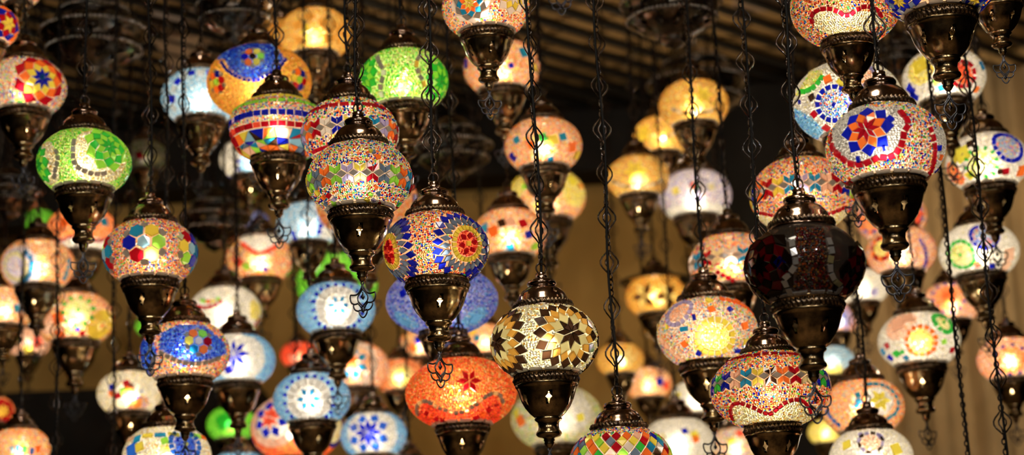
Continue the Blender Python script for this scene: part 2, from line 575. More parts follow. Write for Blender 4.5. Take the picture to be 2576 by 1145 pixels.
    def m_mosaic(g, q, py0, py1, n, rows, cols):
        sa, sb = g.find(g.cx, py0)[0], g.find(g.cx, py1)[0]
        jit = rng.uniform(-.32, .32, (rows + 1, n, 2))
        jit[0, :, 1] = jit[-1, :, 1] = 0
        dh = (sb - sa) / rows
        for i in range(rows):
            for k in range(n):
                sc = sa + (i + .5) * dh
                w = 2 * math.pi / n * g.rad(sc)
                q4 = []
                for (di, dk) in ((0, 0), (0, 1), (1, 1), (1, 0)):
                    j = jit[i + di, (k + dk) % n]
                    q4.append(((dk - .5 + j[0]) * w, (di - .5 + j[1]) * dh))
                pick = lambda: cols[rng.integers(len(cols))]
                u = rng.random()
                if u < .35:
                    g.tile(sc, k * 2 * math.pi / n, q4, pick())
                elif u < .7:
                    g.tile(sc, k * 2 * math.pi / n, [q4[0], q4[1], q4[2]], pick())
                    g.tile(sc, k * 2 * math.pi / n, [q4[0], q4[2], q4[3]], pick())
                else:
                    g.tile(sc, k * 2 * math.pi / n, [q4[0], q4[1], q4[3]], pick())
                    g.tile(sc, k * 2 * math.pi / n, [q4[1], q4[2], q4[3]], pick())

    def m_check(g, q, py0, py1, rows, n, cols):
        sa, sb = g.find(g.cx, py0)[0], g.find(g.cx, py1)[0]
        dh = (sb - sa) / rows
        for i in range(rows):
            sc = sa + (i + .5) * dh
            w = math.pi / n * g.rad(sc)
            for k in range(n):
                c = cols[(k * 5 + i * 3 + int(rng.integers(2))) % len(cols)]
                if c != '.':
                    g.tile(sc, (k + .5 * (i % 2)) * 2 * math.pi / n, [(-w * .95, 0), (0, -dh * .95), (w * .95, 0), (0, dh * .95)], c)

    def m_bits(g, q, items):
        for it in items:
            px, py, sz, c = it[:4]
            an = it[4] if len(it) > 4 else .3
            asp = it[5] if len(it) > 5 else 1.0
            s0, t0 = g.find(px, py)
            h = sz / q / 2
            ca, sa_ = math.cos(an), math.sin(an)
            g.tile(s0, t0, [(x * ca - y * sa_, x * sa_ + y * ca) for x, y in ((-h * asp, -h), (h * asp, -h), (h * asp, h), (-h * asp, h))], c)

    def m_zone(g, q, pts, pal):
        g.zones.append(('poly', np.array(pts, dtype=float), pal))

    def m_low(g, q, py, pal):
        g.zones.append(('low', g.find(g.cx, py)[0], pal))

    def m_high(g, q, py, pal):
        g.zones.append(('high', g.find(g.cx, py)[0], pal))

    def m_belt(g, q, py0, py1, pal):
        g.zones.append(('belt', g.find(g.cx, py1)[0], g.find(g.cx, py0)[0], pal))

    def rim(g, n, h=.07, c='S'):
        w = math.pi / n * g.rad(h) * .90
        for k in range(n):
            g.tile(h * .95, (k + .3) * 2 * math.pi / n, [(-w, -h / 2), (w, -h / 2), (w * 1.02, h / 2), (-w * 1.02, h / 2)], c)

    def classify(g, S, T, pal, names):
        r = g.rad(S)
        which = np.full(len(S), names.index(pal))
        pts, nrm = g.surf(S, T, 0.0, True)
        wp = pts * g.a + g.loc
        X, Y = project(wp)
        front = ((CAM - wp) * nrm).sum(1) > 0
        for z in g.zones:
            if z[0] == 'disk':
                sel = (wrap(T - z[2]) * r) ** 2 + (S - z[1]) ** 2 < z[3] ** 2
            elif z[0] == 'low':
                sel = S < z[1]
            elif z[0] == 'high':
                sel = S > z[1]
            elif z[0] == 'belt':
                sel = (S > z[1]) & (S < z[2])
            else:
                p = z[1]
                sel = np.zeros(len(S), dtype=bool)
                j = len(p) - 1
                for i in range(len(p)):
                    cr = (p[i, 1] > Y) != (p[j, 1] > Y)
                    xx = (p[j, 0] - p[i, 0]) * (Y - p[i, 1]) / (p[j, 1] - p[i, 1] + 1e-9) + p[i, 0]
                    sel ^= cr & (X < xx)
                    j = i
                sel &= front
            which[sel] = names.index(z[-1])
        return which

    def mesh(g, pal, d, fine, jitter=.16):
        # beads
        rows = np.arange(d * .5, g.L - d * .3, d * .88)
        S, T = [], []
        for i, s in enumerate(rows):
            n = max(6, int(2 * math.pi * g.rad(s) / d))
            t = (np.arange(n) + (i % 2) * .5) * 2 * math.pi / n + rng.uniform(0, 2 * math.pi / n)
            S.append(np.full(n, s) + rng.normal(0, jitter * d, n))
            T.append(t + rng.normal(0, jitter * d, n) / g.rad(s))
        S, T = np.clip(np.concatenate(S), .01, g.L - .01), np.concatenate(T)
        keep = np.ones(len(S), dtype=bool)
        r = g.rad(S)
        for s0, t0, poly, c in g.tiles:
            ext = np.abs(poly).max() + d
            near = np.nonzero(np.abs(S - s0) < ext)[0]
            u, v = wrap(T[near] - t0) * r[near], S[near] - s0
            ins = np.ones(len(near), dtype=bool)
            e = np.roll(poly, -1, 0) - poly
            for k in range(len(poly)):
                ln = np.hypot(*e[k]) + 1e-9
                ins &= ((e[k, 0] * (v - poly[k, 1]) - e[k, 1] * (u - poly[k, 0])) / ln) > -d * .22
            keep[near[ins]] = False
        S, T = S[keep], T[keep]
        r = g.rad(S)
        names = sorted(PAL)
        pts, nrm = g.surf(S, T, 0.0, True)
        which = g.classify(S, T, pal, names)
        kp = which != names.index('none')
        S, T, r, pts, nrm, which = S[kp], T[kp], r[kp], pts[kp], nrm[kp], which[kp]
        bc = np.zeros((len(S), 4))
        for k, nm in enumerate(names):
            sel = np.nonzero(which == k)[0]
            if len(sel):
                tab = np.array([C[x] for x in PAL[nm]])
                bc[sel, :3] = tab[rng.integers(0, len(tab), len(sel))]
        bc[:, :3] = np.clip(bc[:, :3] * rng.uniform(.5, 1.12, (len(S), 1)), 0, 1)
        bc[:, 3] = 1
        tan_u = np.stack([np.cos(T), np.sin(T), 0 * T], -1)
        tan_v = np.cross(nrm, tan_u)
        R = d * .5 * rng.uniform(.86, 1.08, len(S))
        k = 6 if fine else 5
        ph = np.arange(k) * 2 * math.pi / k
        ringdir = tan_u[:, None, :] * np.cos(ph)[None, :, None] + tan_v[:, None, :] * np.sin(ph)[None, :, None]
        n = len(S)
        if fine:
            r0 = pts[:, None, :] + ringdir * R[:, None, None]
            r1 = pts[:, None, :] + ringdir * (R * .74)[:, None, None] + nrm[:, None, :] * (R * .62)[:, None, None]
            ap = pts[:, None, :] + nrm[:, None, :] * (R * .88)[:, None, None]
            bv = np.concatenate([r0, r1, ap], 1)
            per = 2 * k + 1
            j = np.arange(k)
            q = np.stack([j, (j + 1) % k, k + (j + 1) % k, k + j], 1)
            tr = np.stack([k + j, k + (j + 1) % k, np.full(k, 2 * k)], 1)
        else:
            r0 = pts[:, None, :] + ringdir * R[:, None, None]
            ap = pts[:, None, :] + nrm[:, None, :] * (R * .8)[:, None, None]
            bv = np.concatenate([r0, ap], 1)
            per = k + 1
            j = np.arange(k)
            q = None
            tr = np.stack([j, (j + 1) % k, np.full(k, k)], 1)
        bv = bv.reshape(-1, 3)
        # shell
        ns, nt = (64, 120) if fine else (44, 80)
        ss, tt = np.meshgrid(np.linspace(0, g.L, ns), np.arange(nt) * 2 * math.pi / nt, indexing='ij')
        sv = g.surf(ss.ravel(), tt.ravel(), -.012)
        wsh = g.classify(np.clip(ss.ravel(), .01, g.L - .01), tt.ravel(), pal, names)
        means = np.array([np.mean([C[x] for x in PAL[nm]], 0) if nm != 'none' else np.array(g.shell[:3]) / .5 for nm in names])
        scol = np.concatenate([means[wsh] * .5, np.full((len(sv), 1), g.shell[3])], 1)
        i, jj = np.meshgrid(np.arange(ns - 1), np.arange(nt), indexing='ij')
        i, jj = i.ravel(), jj.ravel()
        sf = np.stack([i * nt + jj, i * nt + (jj + 1) % nt, (i + 1) * nt + (jj + 1) % nt, (i + 1) * nt + jj], 1)
        V, COLS, blocks, mi, sm = [sv, bv], [scol, np.repeat(bc, per, 0)], [sf], [np.full(len(sf), 1)], [np.ones(len(sf), bool)]
        off = len(sv)
        base = off + np.arange(n)[:, None, None] * per
        if q is not None:
            b = (base + q[None]).reshape(-1, 4)
            blocks.append(b); mi.append(np.full(len(b), 3)); sm.append(np.ones(len(b), bool))
        b = (base + tr[None]).reshape(-1, 3)
        blocks.append(b); mi.append(np.full(len(b), 3)); sm.append(np.ones(len(b), bool))
        off += len(bv)
        # tiles
        side, tops = [[], []], {}
        for s0, t0, poly, c in g.tiles:
            m = len(poly)
            cen = poly.mean(0)
            rad = np.sqrt(abs((poly[:, 0] * np.roll(poly[:, 1], -1) - poly[:, 1] * np.roll(poly[:, 0], -1)).sum()) / 2)
            f0 = max(.80, 1 - .011 / max(rad, .03))
            p0 = cen + (poly - cen) * f0
            p1 = cen + (poly - cen) * f0 * .93
            lift = .036 + rng.uniform(-.004, .004)
            for p, o in ((p0, -.01), (p1, lift)):
                s = np.clip(s0 + p[:, 1], 0, g.L)
                V.append(g.surf(s, t0 + p[:, 0] / np.interp(np.clip(s0 + cen[1], 0, g.L), g.S, g.P[:, 0]), o))
            cc = np.clip(np.array(C[c]) * rng.uniform(.85, 1.12), 0, 1)
            COLS.append(np.tile(np.array([*cc, 1.0]), (2 * m, 1)))
            mk = 2 if c in MIRROR_KEYS else 0
            for e in range(m):
                side[0].append((off + e, off + (e + 1) % m, off + m + (e + 1) % m, off + m + e))
                side[1].append(mk)
            tops.setdefault(m, [[], []])
            tops[m][0].append([off + m + e for e in range(m)])
            tops[m][1].append(mk)
            off += 2 * m
        if side[0]:
            blocks.append(np.array(side[0])); mi.append(np.array(side[1])); sm.append(np.zeros(len(side[0]), bool))
            for m, (f, k2) in tops.items():
                blocks.append(np.array(f)); mi.append(np.array(k2)); sm.append(np.zeros(len(f), bool))
        return make_mesh('globe', np.concatenate(V) * g.a, [np.asarray(b, dtype=np.int32) for b in blocks], [M_TILE, M_BASE, M_MIRROR, M_BEAD], np.concatenate(mi), np.concatenate(sm), np.concatenate(COLS))

GROUP = 'mosaic glass lanterns hung from the ceiling'
SHELL = {'white': (0.44, 0.39, 0.32, 0.22), 'warm': (0.46, 0.34, 0.22, 0.22), 'gold': (0.50, 0.26, 0.05, 0.25), 'green': (0.21, 0.34, 0.10, 0.22), 'red': (0.50, 0.07, 0.02, 0.25), 'blue': (0.11, 0.18, 0.36, 0.22),
         'sky': (0.20, 0.34, 0.46, 0.22), 'smoke': (.16, .12, .09, .30), 'clear': (.8, .75, .65, .35)}
POWER = 1.05
SPECS = []

def lantern(cx, cy, w, label, pal='multi', motifs=(), D=None, a=None, beta=.76, shape='sph', ms=1.0, lit=1.0, shell='warm', rim=14, chain='leaf', spin=None, warm=(1, .89, .72), bead=None, name='mosaic_lantern', up=None):
    if len(SPECS) < len(DEPTHS):
        D = DEPTHS[len(SPECS)]
    SPECS.append(label)
    a = w * D / (2 * F_PX)
    q = w / 2.0
    loc = at(cx, cy, D)
    root = bpy.data.objects.new(name, None)
    COL.objects.link(root)
    root.empty_display_size = .05
    root.location = loc
    root['label'], root['category'], root['group'] = label, 'lantern', GROUP
    g = Globe(loc, a, shape, beta, ms, SHELL[shell])
    g.cx = cx
    g.build_motifs(motifs, q)
    if rim:
        g.rim(rim)
    fine = w > 225
    d = bead or (.043 if w > 225 else .056 if w > 180 else .075)
    link('globe', g.mesh(pal, d, fine), root)
    m = a * ms
    sp = rng.uniform(0, 6.28) if spin is None else spin
    cap = link('cap', ME_CAP, root, (0, 0, g.zt * a), m, sp)
    link('rope_trim', ME_CAP_ROPE, cap)
    cup = link('cup', ME_CUP, root, (0, 0, g.zb * a), m, sp)
    link('rope_trim', ME_CUP_ROPE, cup)
    link('charm', ME_CHARM, root, (0, 0, g.zb * a - 1.385 * m), m * 1.02, rng.uniform(-.55, .55))
    ra = rng.uniform(-.5, .5)
    link('hanging_ring', ME_RING, root, (0, 0, g.zt * a), m, ra)
    z0 = g.zt * a + m * .86
    length = CEIL_Z - (loc[2] + z0)
    if length > .02:
        link('chain', chain_mesh(length, ra + rng.uniform(.5, 1.0) * 0 + rng.uniform(-.5, .5), chain, fine), root, (0, 0, z0))
        zz = np.linspace(0, length + .14 * m, 40)
        k1, k2 = rng.uniform(8, 15, 2)
        amp = .0022
        wob = np.minimum(1, zz / .06)
        V, F = tube_path(np.stack([wob * amp * np.sin(k1 * zz + loc[0] * 9) * 1.6, -.004 * wob + amp * np.cos(k2 * zz), zz], 1), .0022, 6)
        b = Bag()
        b.add(V, F)
        link('cord', b.mesh('cord', [M_CORD]), root, (0, 0, g.zt * a + .72 * m))
    if lit:
        L = bpy.data.lights.new('bulb_light', 'POINT')
        L.energy = POWER * lit * (a / .085) ** 2
        L.color = warm
        L.shadow_soft_size = .16 * a
        lo = bpy.data.objects.new('bulb_light', L)
        COL.objects.link(lo)
        lo.parent = root
        lo.location = (0, 0, -.05 * a)
    return root

# ------------------------------------------------------------------ the room
def box(b, x0, x1, y0, y1, z0, z1):
    V = [(x, y, z) for x in (x0, x1) for y in (y0, y1) for z in (z0, z1)]
    b.add(V, [(0, 1, 3, 2), (4, 6, 7, 5), (0, 4, 5, 1), (2, 3, 7, 6), (0, 2, 6, 4), (1, 5, 7, 3)])

def struct(name, b, m, smooth=False):
    o = link(name, b.mesh(name, [m], smooth))
    o['kind'] = 'structure'
    return o

M_WALL = mat_plain('tan_plaster', (.56, .32, .085), .9, .18, 3.0)
M_CEIL = mat_plain('ceiling_boards', (.58, .37, .15), .7, .15, 5.0)
M_DARK = mat_plain('dark_timber', (.012, .009, .006), .85, .3, 8.0)
M_FLOOR = mat_plain('terracotta_floor', (.34, .22, .12), .6, .2, 4.0)
M_DRAPE = mat_plain('beige_linen', (.64, .44, .21), .9, .1, 12.0)
M_TRELLIS = mat_plain('black_iron', (.012, .011, .01), .5)
YW = 7.6
b = Bag(); box(b, -3.4, 3.4, -2.6, YW + .1, -.1, 0); struct('floor', b, M_FLOOR)
b = Bag()
yb = np.arange(-2.6, YW, .14)
for y in yb:
    box(b, -3.4, 3.4, y, y + .108, CEIL_Z, CEIL_Z + .05)
box(b, -3.5, 3.5, -2.7, YW + .1, CEIL_Z + .045, CEIL_Z + .1)
struct('ceiling', b, M_CEIL)
b = Bag(); box(b, -3.4, 3.4, YW, YW + .1, 0, CEIL_Z); struct('wall_back', b, M_WALL)
b = Bag(); box(b, -3.5, -3.4, -2.6, YW, 0, CEIL_Z); struct('wall_left', b, M_DARK)
b = Bag(); box(b, 3.4, 3.5, -2.6, YW, 0, CEIL_Z); struct('wall_right', b, M_DARK)
b = Bag(); box(b, -3.4, 3.4, -2.7, -2.6, 0, CEIL_Z); struct('wall_front', b, M_WALL)

_z = at(1288, 418, YW - .05)[2]
b = Bag(); box(b, -3.38, 3.38, YW - .22, YW - .004, _z, CEIL_Z - .004); struct('trim_1', b, M_DARK)
_p0, _p1 = at(-60, 975, 7.2), at(640, 955, 7.2)
b = Bag(); box(b, -3.38, _p1[0], 7.15, YW - .004, 0, _p1[2]); struct('trim_2', b, M_DARK)
_p0, _p1 = at(1770, 400, 7.2), at(2040, 400, 7.2)
b = Bag(); box(b, _p0[0], _p1[0], 7.15, YW - .23, 0, CEIL_Z - .004); struct('trim_3', b, M_DARK)
_p0, _p1 = at(150, 400, 7.2), at(330, 400, 7.2)
b = Bag(); box(b, -3.38, _p0[0], 7.2, YW - .23, at(100, 520, 7.2)[2], CEIL_Z - .004); struct('trim_4', b, M_DARK)

# pleated linen drape at the right
_x0, _x1 = at(2085, 600, 7.05)[0], 3.2
_xs = np.linspace(_x0, _x1, 160)
_ys = 7.08 + .045 * np.sin(_xs * 21) + .02 * np.sin(_xs * 47 + 1) + .012 * np.sin(_xs * 90)
_V, _F = [], []
for side in (0, .012):
    for x, y in zip(_xs, _ys):
        for z in (1.2, 2.2, CEIL_Z - .03):
            _V.append((x, y + side, z))
n3, tot = 160 * 3, 160
for s in range(2):
    for i in range(tot - 1):
        for k in range(2):
            q = [s * n3 + i * 3 + k, s * n3 + (i + 1) * 3 + k, s * n3 + (i + 1) * 3 + k + 1, s * n3 + i * 3 + k + 1]
            _F.append(q if s == 0 else q[::-1])
for k in range(2):
    for i in (0, tot - 1):
        _F.append([i * 3 + k, i * 3 + k + 1, n3 + i * 3 + k + 1, n3 + i * 3 + k])
b = Bag(); b.add(_V, _F)
dr = link('curtain', b.mesh('curtain', [M_DRAPE]))
dr['label'], dr['category'] = 'beige pleated curtain covering the wall at the right', 'curtain'

# iron trellis hung below the ceiling boards
b = Bag()
for k in range(-40, 60):
    c = k * .16
    for sgn in (1,):
        # bar along (1, sgn) clipped to the bay in front of the back wall
        pts = []
        xa, xb = -3.3, 3.3
        ya, yb_ = 5.6 + c + sgn * (xa) * 1.0, 5.6 + c + sgn * (xb) * 1.0
        lo, hi = 5.3, 7.35
        t = []
        for Y in (lo, hi):
            t.append((Y - ya) / (yb_ - ya))
        t0, t1 = max(0, min(t)), min(1, max(t))
        if t1 - t0 > .01:
            P0 = np.array([xa + (xb - xa) * t0, ya + (yb_ - ya) * t0, 3.90 + .008 * sgn])
            P1 = np.array([xa + (xb - xa) * t1, ya + (yb_ - ya) * t1, 3.90 + .008 * sgn])
            b.add(*tube_path([P0, P1], .016, 6, up=np.array([0, 0, 1.0])))
tr = link('ceiling_trellis', b.mesh('ceiling_trellis', [M_TRELLIS]))
tr['label'], tr['category'] = 'black iron lattice hung under the ceiling boards', 'trellis'

M_PANEL = mat_plain('pale_plaster', (.62, .45, .32), .8, .08, 5.0)
b = Bag(); box(b, at(366, 60, 6.6)[0], at(488, 60, 6.6)[0], 6.35, 7.0, 3.90, CEIL_Z - .003); struct('trim_5', b, M_PANEL)
b = Bag(); box(b, at(1872, 20, 6.5)[0], at(2020, 20, 6.5)[0], 5.9, 6.45, 3.93, CEIL_Z - .003); struct('trim_6', b, M_PANEL)

# ------------------------------------------------------------------ the lanterns: centre and width of the globe on the photograph, then its design
# -- nearest and sharpest
lantern(905, 452, 262, 'multicoloured beaded lantern with a belt of lime, yellow, red and grey rhombus flowers', 'multi2',
        [('fband', 434, 26, 52, 'YRDgOTRYgDOgV'), ('bits', [(945, 470, 13, 'O', .9, .7), (931, 488, 14, 'g', .9, .7), (952, 487, 14, 'D', .9, .7), (940, 503, 13, 'V', .9, .7), (923, 502, 15, 'Y', .9, .7), (954, 508, 14, 'R', .9, .7),
         (815, 497, 13, 'O'), (827, 491, 14, 'R', .5), (842, 501, 12, 'V'), (842, 513, 15, 'g', .8), (820, 512, 12, 'D'), (940, 383, 11, 'D'), (950, 395, 14, 'O', .4), (933, 381, 10, 'Y'), (1003, 513, 15, 'G'), (1000, 525, 12, 'R'), (800, 485, 15, 'Y')])],
        spin=.02)
lantern(1097, 628, 260, 'lantern with red flower discs ringed in yellow, steel blue and cobalt diamonds', 'multi',
        [('disk', 1178, 612, 47, 'Y', 'red2', 22, .72), ('ring', 1178, 612, 10, 31, 6, 'R', .3, .8), ('bits', [(1179, 612, 14, 'Y', .1)]), ('ring', 1178, 612, 47, 78, 22, 'D', .5, .9), ('ring', 1178, 612, 66, 98, 22, 'B', 0, .9),
         ('disk', 977, 634, 47, 'Y', 'red2', 22, .72), ('ring', 977, 634, 10, 31, 6, 'R', .3, .8), ('ring', 977, 634, 47, 78, 22, 'D', .5, .9), ('ring', 977, 634, 66, 98, 22, 'B', 0, .9)], spin=.12, rim=0)
lantern(1370, 862, 266, 'cream beaded lantern with dark brown and amber eight pointed stars', 'pearl',
        [('star', 1436, 836, 63, 8, 'KC'), ('ring', 1436, 836, 42, 78, 16, 'A', .5, 1.0), ('ring', 1436, 836, 61, 99, 16, 'K', 0, .95), ('star', 1252, 862, 63, 8, 'KC'), ('ring', 1252, 862, 42, 78, 16, 'A', .5, 1.0), ('ring', 1252, 862, 61, 99, 16, 'K', 0, .95)],
        shell='white', spin=.05, warm=(1, .90, .66), bead=.056)
lantern(1562, 1166, 256, 'chequered diamond lantern cut off by the bottom edge, its copper cap in view', 'multi2',
        [('check', 1186, 1092, 6, 26, 'GROBYTPgKRWDOY'), ('high', 1088, 'multi2')], shell='white')
lantern(2228, 370, 295, 'big lantern with a red and orange star, cobalt tips and a border of red squares', 'multi2',
        [('star', 2179, 326, 71, 8, 'ROB'), ('bits', [(2225, 372, 17, 'B', .1, .55), (2240, 300, 20, 'B', .7, .8), (2160, 400, 18, 'B', -.3, .6)]),
         ('line', [(2262, 278), (2285, 310), (2272, 336), (2268, 362), (2254, 386), (2234, 396), (2209, 395), (2186, 407), (2160, 414), (2136, 410), (2116, 393), (2094, 372), (2090, 340)], 21, 'R', 17),
         ('zone', [(2110, 300), (2150, 268), (2260, 268), (2285, 310), (2272, 336), (2268, 362), (2254, 386), (2234, 396), (2209, 395), (2186, 407), (2160, 414), (2136, 410), (2116, 393), (2094, 372), (2095, 330)], 'glassy'),
         ('line', [(2336, 318), (2348, 350), (2350, 385), (2342, 425), (2328, 455)], 20, 'R', 13), ('bits', [(2362, 372, 16, 'B'), (2366, 395, 16, 'O'), (2354, 428, 16, 'B')]), ('zone', [(2345, 320), (2358, 360), (2355, 410), (2335, 460), (2380, 470), (2390, 330)], 'glassy')],
        shell='white', spin=.28, warm=(1, .92, .80))
lantern(2024, 668, 296, 'big unlit smoky glass lantern with dark red star and mirror squares', 'none',
        [('star', 1914, 668, 98, 8, 'KRKRK'), ('star', 2162, 690, 90, 8, 'KRKRK'), ('bits', [(1962, 660, 26, 'B', .6), (1975, 672, 20, 'K', .6), (2130, 672, 24, 'K', .6)]), ('line', [(1992, 602), (1996, 632), (2003, 664), (1985, 690), (1972, 704), (1984, 724), (1990, 742)], 21, 'S', 16), ('line', [(2082, 598), (2092, 640), (2086, 674), (2098, 704), (2114, 716), (2104, 738)], 21, 'SSC', 15),
         ('zone', [(2000, 572), (2070, 574), (2078, 620), (2078, 680), (2092, 700), (2090, 752), (1995, 752), (1990, 720), (2008, 670), (2000, 630)], 'dim'), ('bits', [(1895, 725, 18, 'Y'), (1912, 735, 18, 'Y')])],
        lit=0, shell='smoke', spin=.4)
# -- a little behind them
lantern(62, 222, 206, 'orange beaded lantern with cobalt, yellow and red star at the left edge', 'multi2', [('star', 107, 196, 74, 8, 'BYOR'), ('bits', [(105, 194, 14, 'T')])], shell='warm')
lantern(212, 410, 230, 'green lantern with leaf green stars outlined in small mirror squares', 'green',
        [('star', 275, 369, 66, 8, 'GgGg'), ('spot', 262, 388, 78, 'cream'), ('line', [(187, 350), (183, 388), (188, 410), (200, 424), (220, 432), (241, 438), (270, 434)], 17, 'S', 12), ('star', 100, 416, 50, 8, 'GgG'), ('spot', 104, 412, 60, 'cream'), ('line', [(140, 375), (147, 400), (140, 425), (137, 450)], 16, 'S', 10)],
        shell='green')
lantern(378, 637, 232, 'orange beaded lantern with flowers of coloured hexagons set in mirror glass', 'multi', [('hex', 361, 608, 56, 'LgYTBRY'), ('hex', 482, 625, 50, 'LTBRYgB'), ('hex', 262, 640, 50, 'LTRgB')], shell='warm')
lantern(465, 888, 222, 'lantern with a cobalt beaded lens shape above a mirror chip band', 'multi',
        [('zone', [(402, 838), (450, 816), (515, 818), (566, 862), (570, 890), (545, 900), (480, 914), (440, 902), (400, 880)], 'cobalt'), ('line', [(400, 884), (420, 896), (450, 908), (482, 914), (520, 911), (554, 898)], 16, 'S', 11), ('hex', 500, 858, 36, 'WRgOYTOB'),
         ('zone', [(352, 850), (385, 860), (395, 885), (380, 945), (356, 930)], 'cobalt'), ('line', [(392, 890), (385, 915), (380, 938)], 13, 'S', 12)], shell='white', warm=(1, .9, .75))
lantern(698, 322, 236, 'cone topped lantern with cobalt and red tile rings over a patchwork of triangles', 'multi2',
        [('band', 240, 30, 8, 'YY'), ('band', 252, 30, 9, 'g'), ('band', 281, 36, 15, 'B'), ('band', 311, 34, 15, 'RRRr'), ('mosaic', 382, 320, 20, 3, 'BBYYOOgLDRTPK')], D=3.8, shape='cone', ms=.95, shell='warm', rim=0)
lantern(880, 337, 240, 'lantern with a row of white, cobalt and teal flowers above red scallops', 'multi2',
        [('fband', 312, 24, 48, 'YgTVORWB'), ('line', [(786, 384), (806, 374), (832, 368), (856, 374), (878, 390), (900, 376), (930, 370), (960, 378)], 15, 'R', 11), ('low', 374, 'cream'), ('band', 262, 24, 10, 'R')], D=3.5, shell='white', bead=.058)
lantern(1015, 205, 222, 'light green beaded lantern with dark green side stars', 'green',
        [('star', 918, 190, 50, 8, 'GgG'), ('star', 1108, 205, 55, 8, 'GgG'), ('line', [(950, 142), (958, 165), (968, 182), (960, 205), (958, 225), (964, 245)], 17, 'SSW', 12), ('line', [(1058, 138), (1046, 158), (1052, 185), (1062, 200), (1068, 220)], 18, 'SAS', 11)], shell='green', bead=.062)
lantern(1780, 838, 250, 'white beaded lantern with yellow tiled disc in the middle', 'pastel',
        [('disk', 1799, 849, 52, 'Y', 'yellow', 16, .70, 'Y'), ('disk', 1706, 786, 42, 'V', 'pink', 16, .72), ('line', [(1808, 752), (1840, 758), (1872, 772), (1896, 792)], 16, 'O', 15), ('line', [(1830, 748), (1865, 758), (1894, 778)], 16, 'O', 15),
         ('line', [(1664, 850), (1680, 872), (1702, 892), (1726, 912)], 17, 'P', 15), ('bits', [(1746, 800, 17, 'B', .2, .6), (1720, 828, 13, 'T', 0, 1.8), (1790, 779, 18, 'O', .4), (1836, 778, 15, 'B', .5), (1784, 757, 16, 'Y', .6), (1722, 866, 18, 'O'), (1873, 820, 20, 'O'),
         (1758, 888, 15, 'B', .9), (1856, 882, 11, 'B', .2, 1.8), (1876, 862, 18, 'Y'), (1678, 822, 15, 'Y', 0, .6)])], D=3.75, shell='white', rim=0)
lantern(1937, 982, 296, 'wide lantern with a colourful flower belt above red tile scallops', 'multi',
        [('fband', 944, 30, 50, 'KORCBGBPTY'), ('line', [(1846, 1056), (1838, 1036), (1842, 1020), (1856, 1012), (1882, 1020), (1908, 1030), (1936, 1042), (1958, 1024), (1984, 1008), (2010, 1005), (2030, 1018), (2038, 1040)], 15, 'R', 10),
         ('zone', [(1850, 1066), (1842, 1030), (1856, 1016), (1882, 1024), (1908, 1034), (1936, 1046), (1958, 1028), (1984, 1012), (2010, 1009), (2030, 1022), (2060, 1040), (2030, 1080)], 'cream'), ('band', 892, 30, 8, 'R')], D=3.35, ms=.80, beta=.68, shell='warm', rim=0)
lantern(1160, 990, 276, 'wide red beaded lantern with a wavy mirror chip line', 'red',
        [('line', [(1052, 1044), (1050, 1024), (1060, 1010), (1080, 1011), (1104, 1024), (1136, 1036), (1164, 1036), (1192, 1020), (1218, 1000), (1240, 988), (1258, 996), (1264, 1014)], 14, 'SSC', 10), ('ring', 1180, 958, 0, 34, 6, 'R', 0, .9),
         ('zone', [(1052, 1050), (1060, 1014), (1080, 1014), (1104, 1027), (1136, 1040), (1164, 1040), (1192, 1024), (1218, 1004), (1240, 994), (1262, 1020), (1250, 1080), (1070, 1080)], 'red2'), ('line', [(1068, 1034), (1092, 1050), (1120, 1058)], 16, 'ROR', 14), ('line', [(1190, 1054), (1214, 1042), (1236, 1024)], 16, 'ROR', 14)],
        D=3.85, ms=.80, beta=.66, shell='red', warm=(1, .80, .55))
lantern(2018, 492, 256, 'flower belted lantern half hidden behind the dark unlit lantern', 'multi', [('fband', 460, 26, 52, 'VTPRBgOYBORYT'), ('line', [(1902, 534), (1930, 538), (1962, 546), (1990, 556)], 15, 'R', 9), ('line', [(2046, 506), (2060, 526), (2078, 540), (2104, 530), (2130, 520)], 14, 'R', 10), ('zone', [(1900, 536), (1965, 548), (2075, 544), (2130, 524), (2140, 600), (1900, 600)], 'cream')], D=3.75, ms=.86, beta=.76, shell='warm')
lantern(2132, 258, 272, 'white beaded lantern with a cobalt ringed disc', 'white',
        [('disk', 2098, 262, 50, 'B', 'disk', 16, .74, 'B'), ('disk', 2168, 186, 42, 'V', 'pink', 14, .7), ('line', [(2012, 232), (2038, 228), (2056, 212), (2072, 190)], 16, 'G', 14), ('bits', [(2083, 200, 22, 'O'), (2118, 206, 22, 'Y', .6), (2048, 286, 18, 'R'), (2078, 320, 20, 'R'), (2042, 246, 18, 'K'), (2012, 256, 14, 'B', 0, .5), (2040, 175, 18, 'C'), (2232, 220, 30, 'Y')]),
         ('zone', [(1996, 270), (2040, 295), (2075, 330), (2060, 350), (2005, 330)], 'sky'), ('zone', [(2000, 240), (2040, 180), (2070, 175), (2065, 200), (2020, 240)], 'lime')], D=3.6, ms=.82, beta=.76, shell='white')
lantern(2127, 18, 272, 'top edge lantern with red heart shaped scallops over pearl beads', 'multi', [('line', [(2046, 60), (2042, 40), (2056, 26), (2080, 22), (2106, 26), (2130, 40), (2154, 24), (2180, 16), (2206, 24), (2216, 44)], 16, 'R', 12), ('zone', [(2048, 70), (2046, 42), (2060, 30), (2106, 30), (2130, 44), (2156, 28), (2206, 28), (2220, 60), (2130, 110)], 'cream')], D=3.3, ms=.84, shell='warm', rim=0)
lantern(2358, -48, 290, 'large lantern cropped by the top edge, its black bronze cup fully in view', 'multi', [('star', 2262, 0, 60, 8, 'YBDB'), ('star', 2450, 0, 60, 8, 'YBDB')], spin=.1)
lantern(2502, -58, 208, 'small cropped lantern in the top corner with a slim brass cup', 'cream', [], D=3.3, spin=.45)
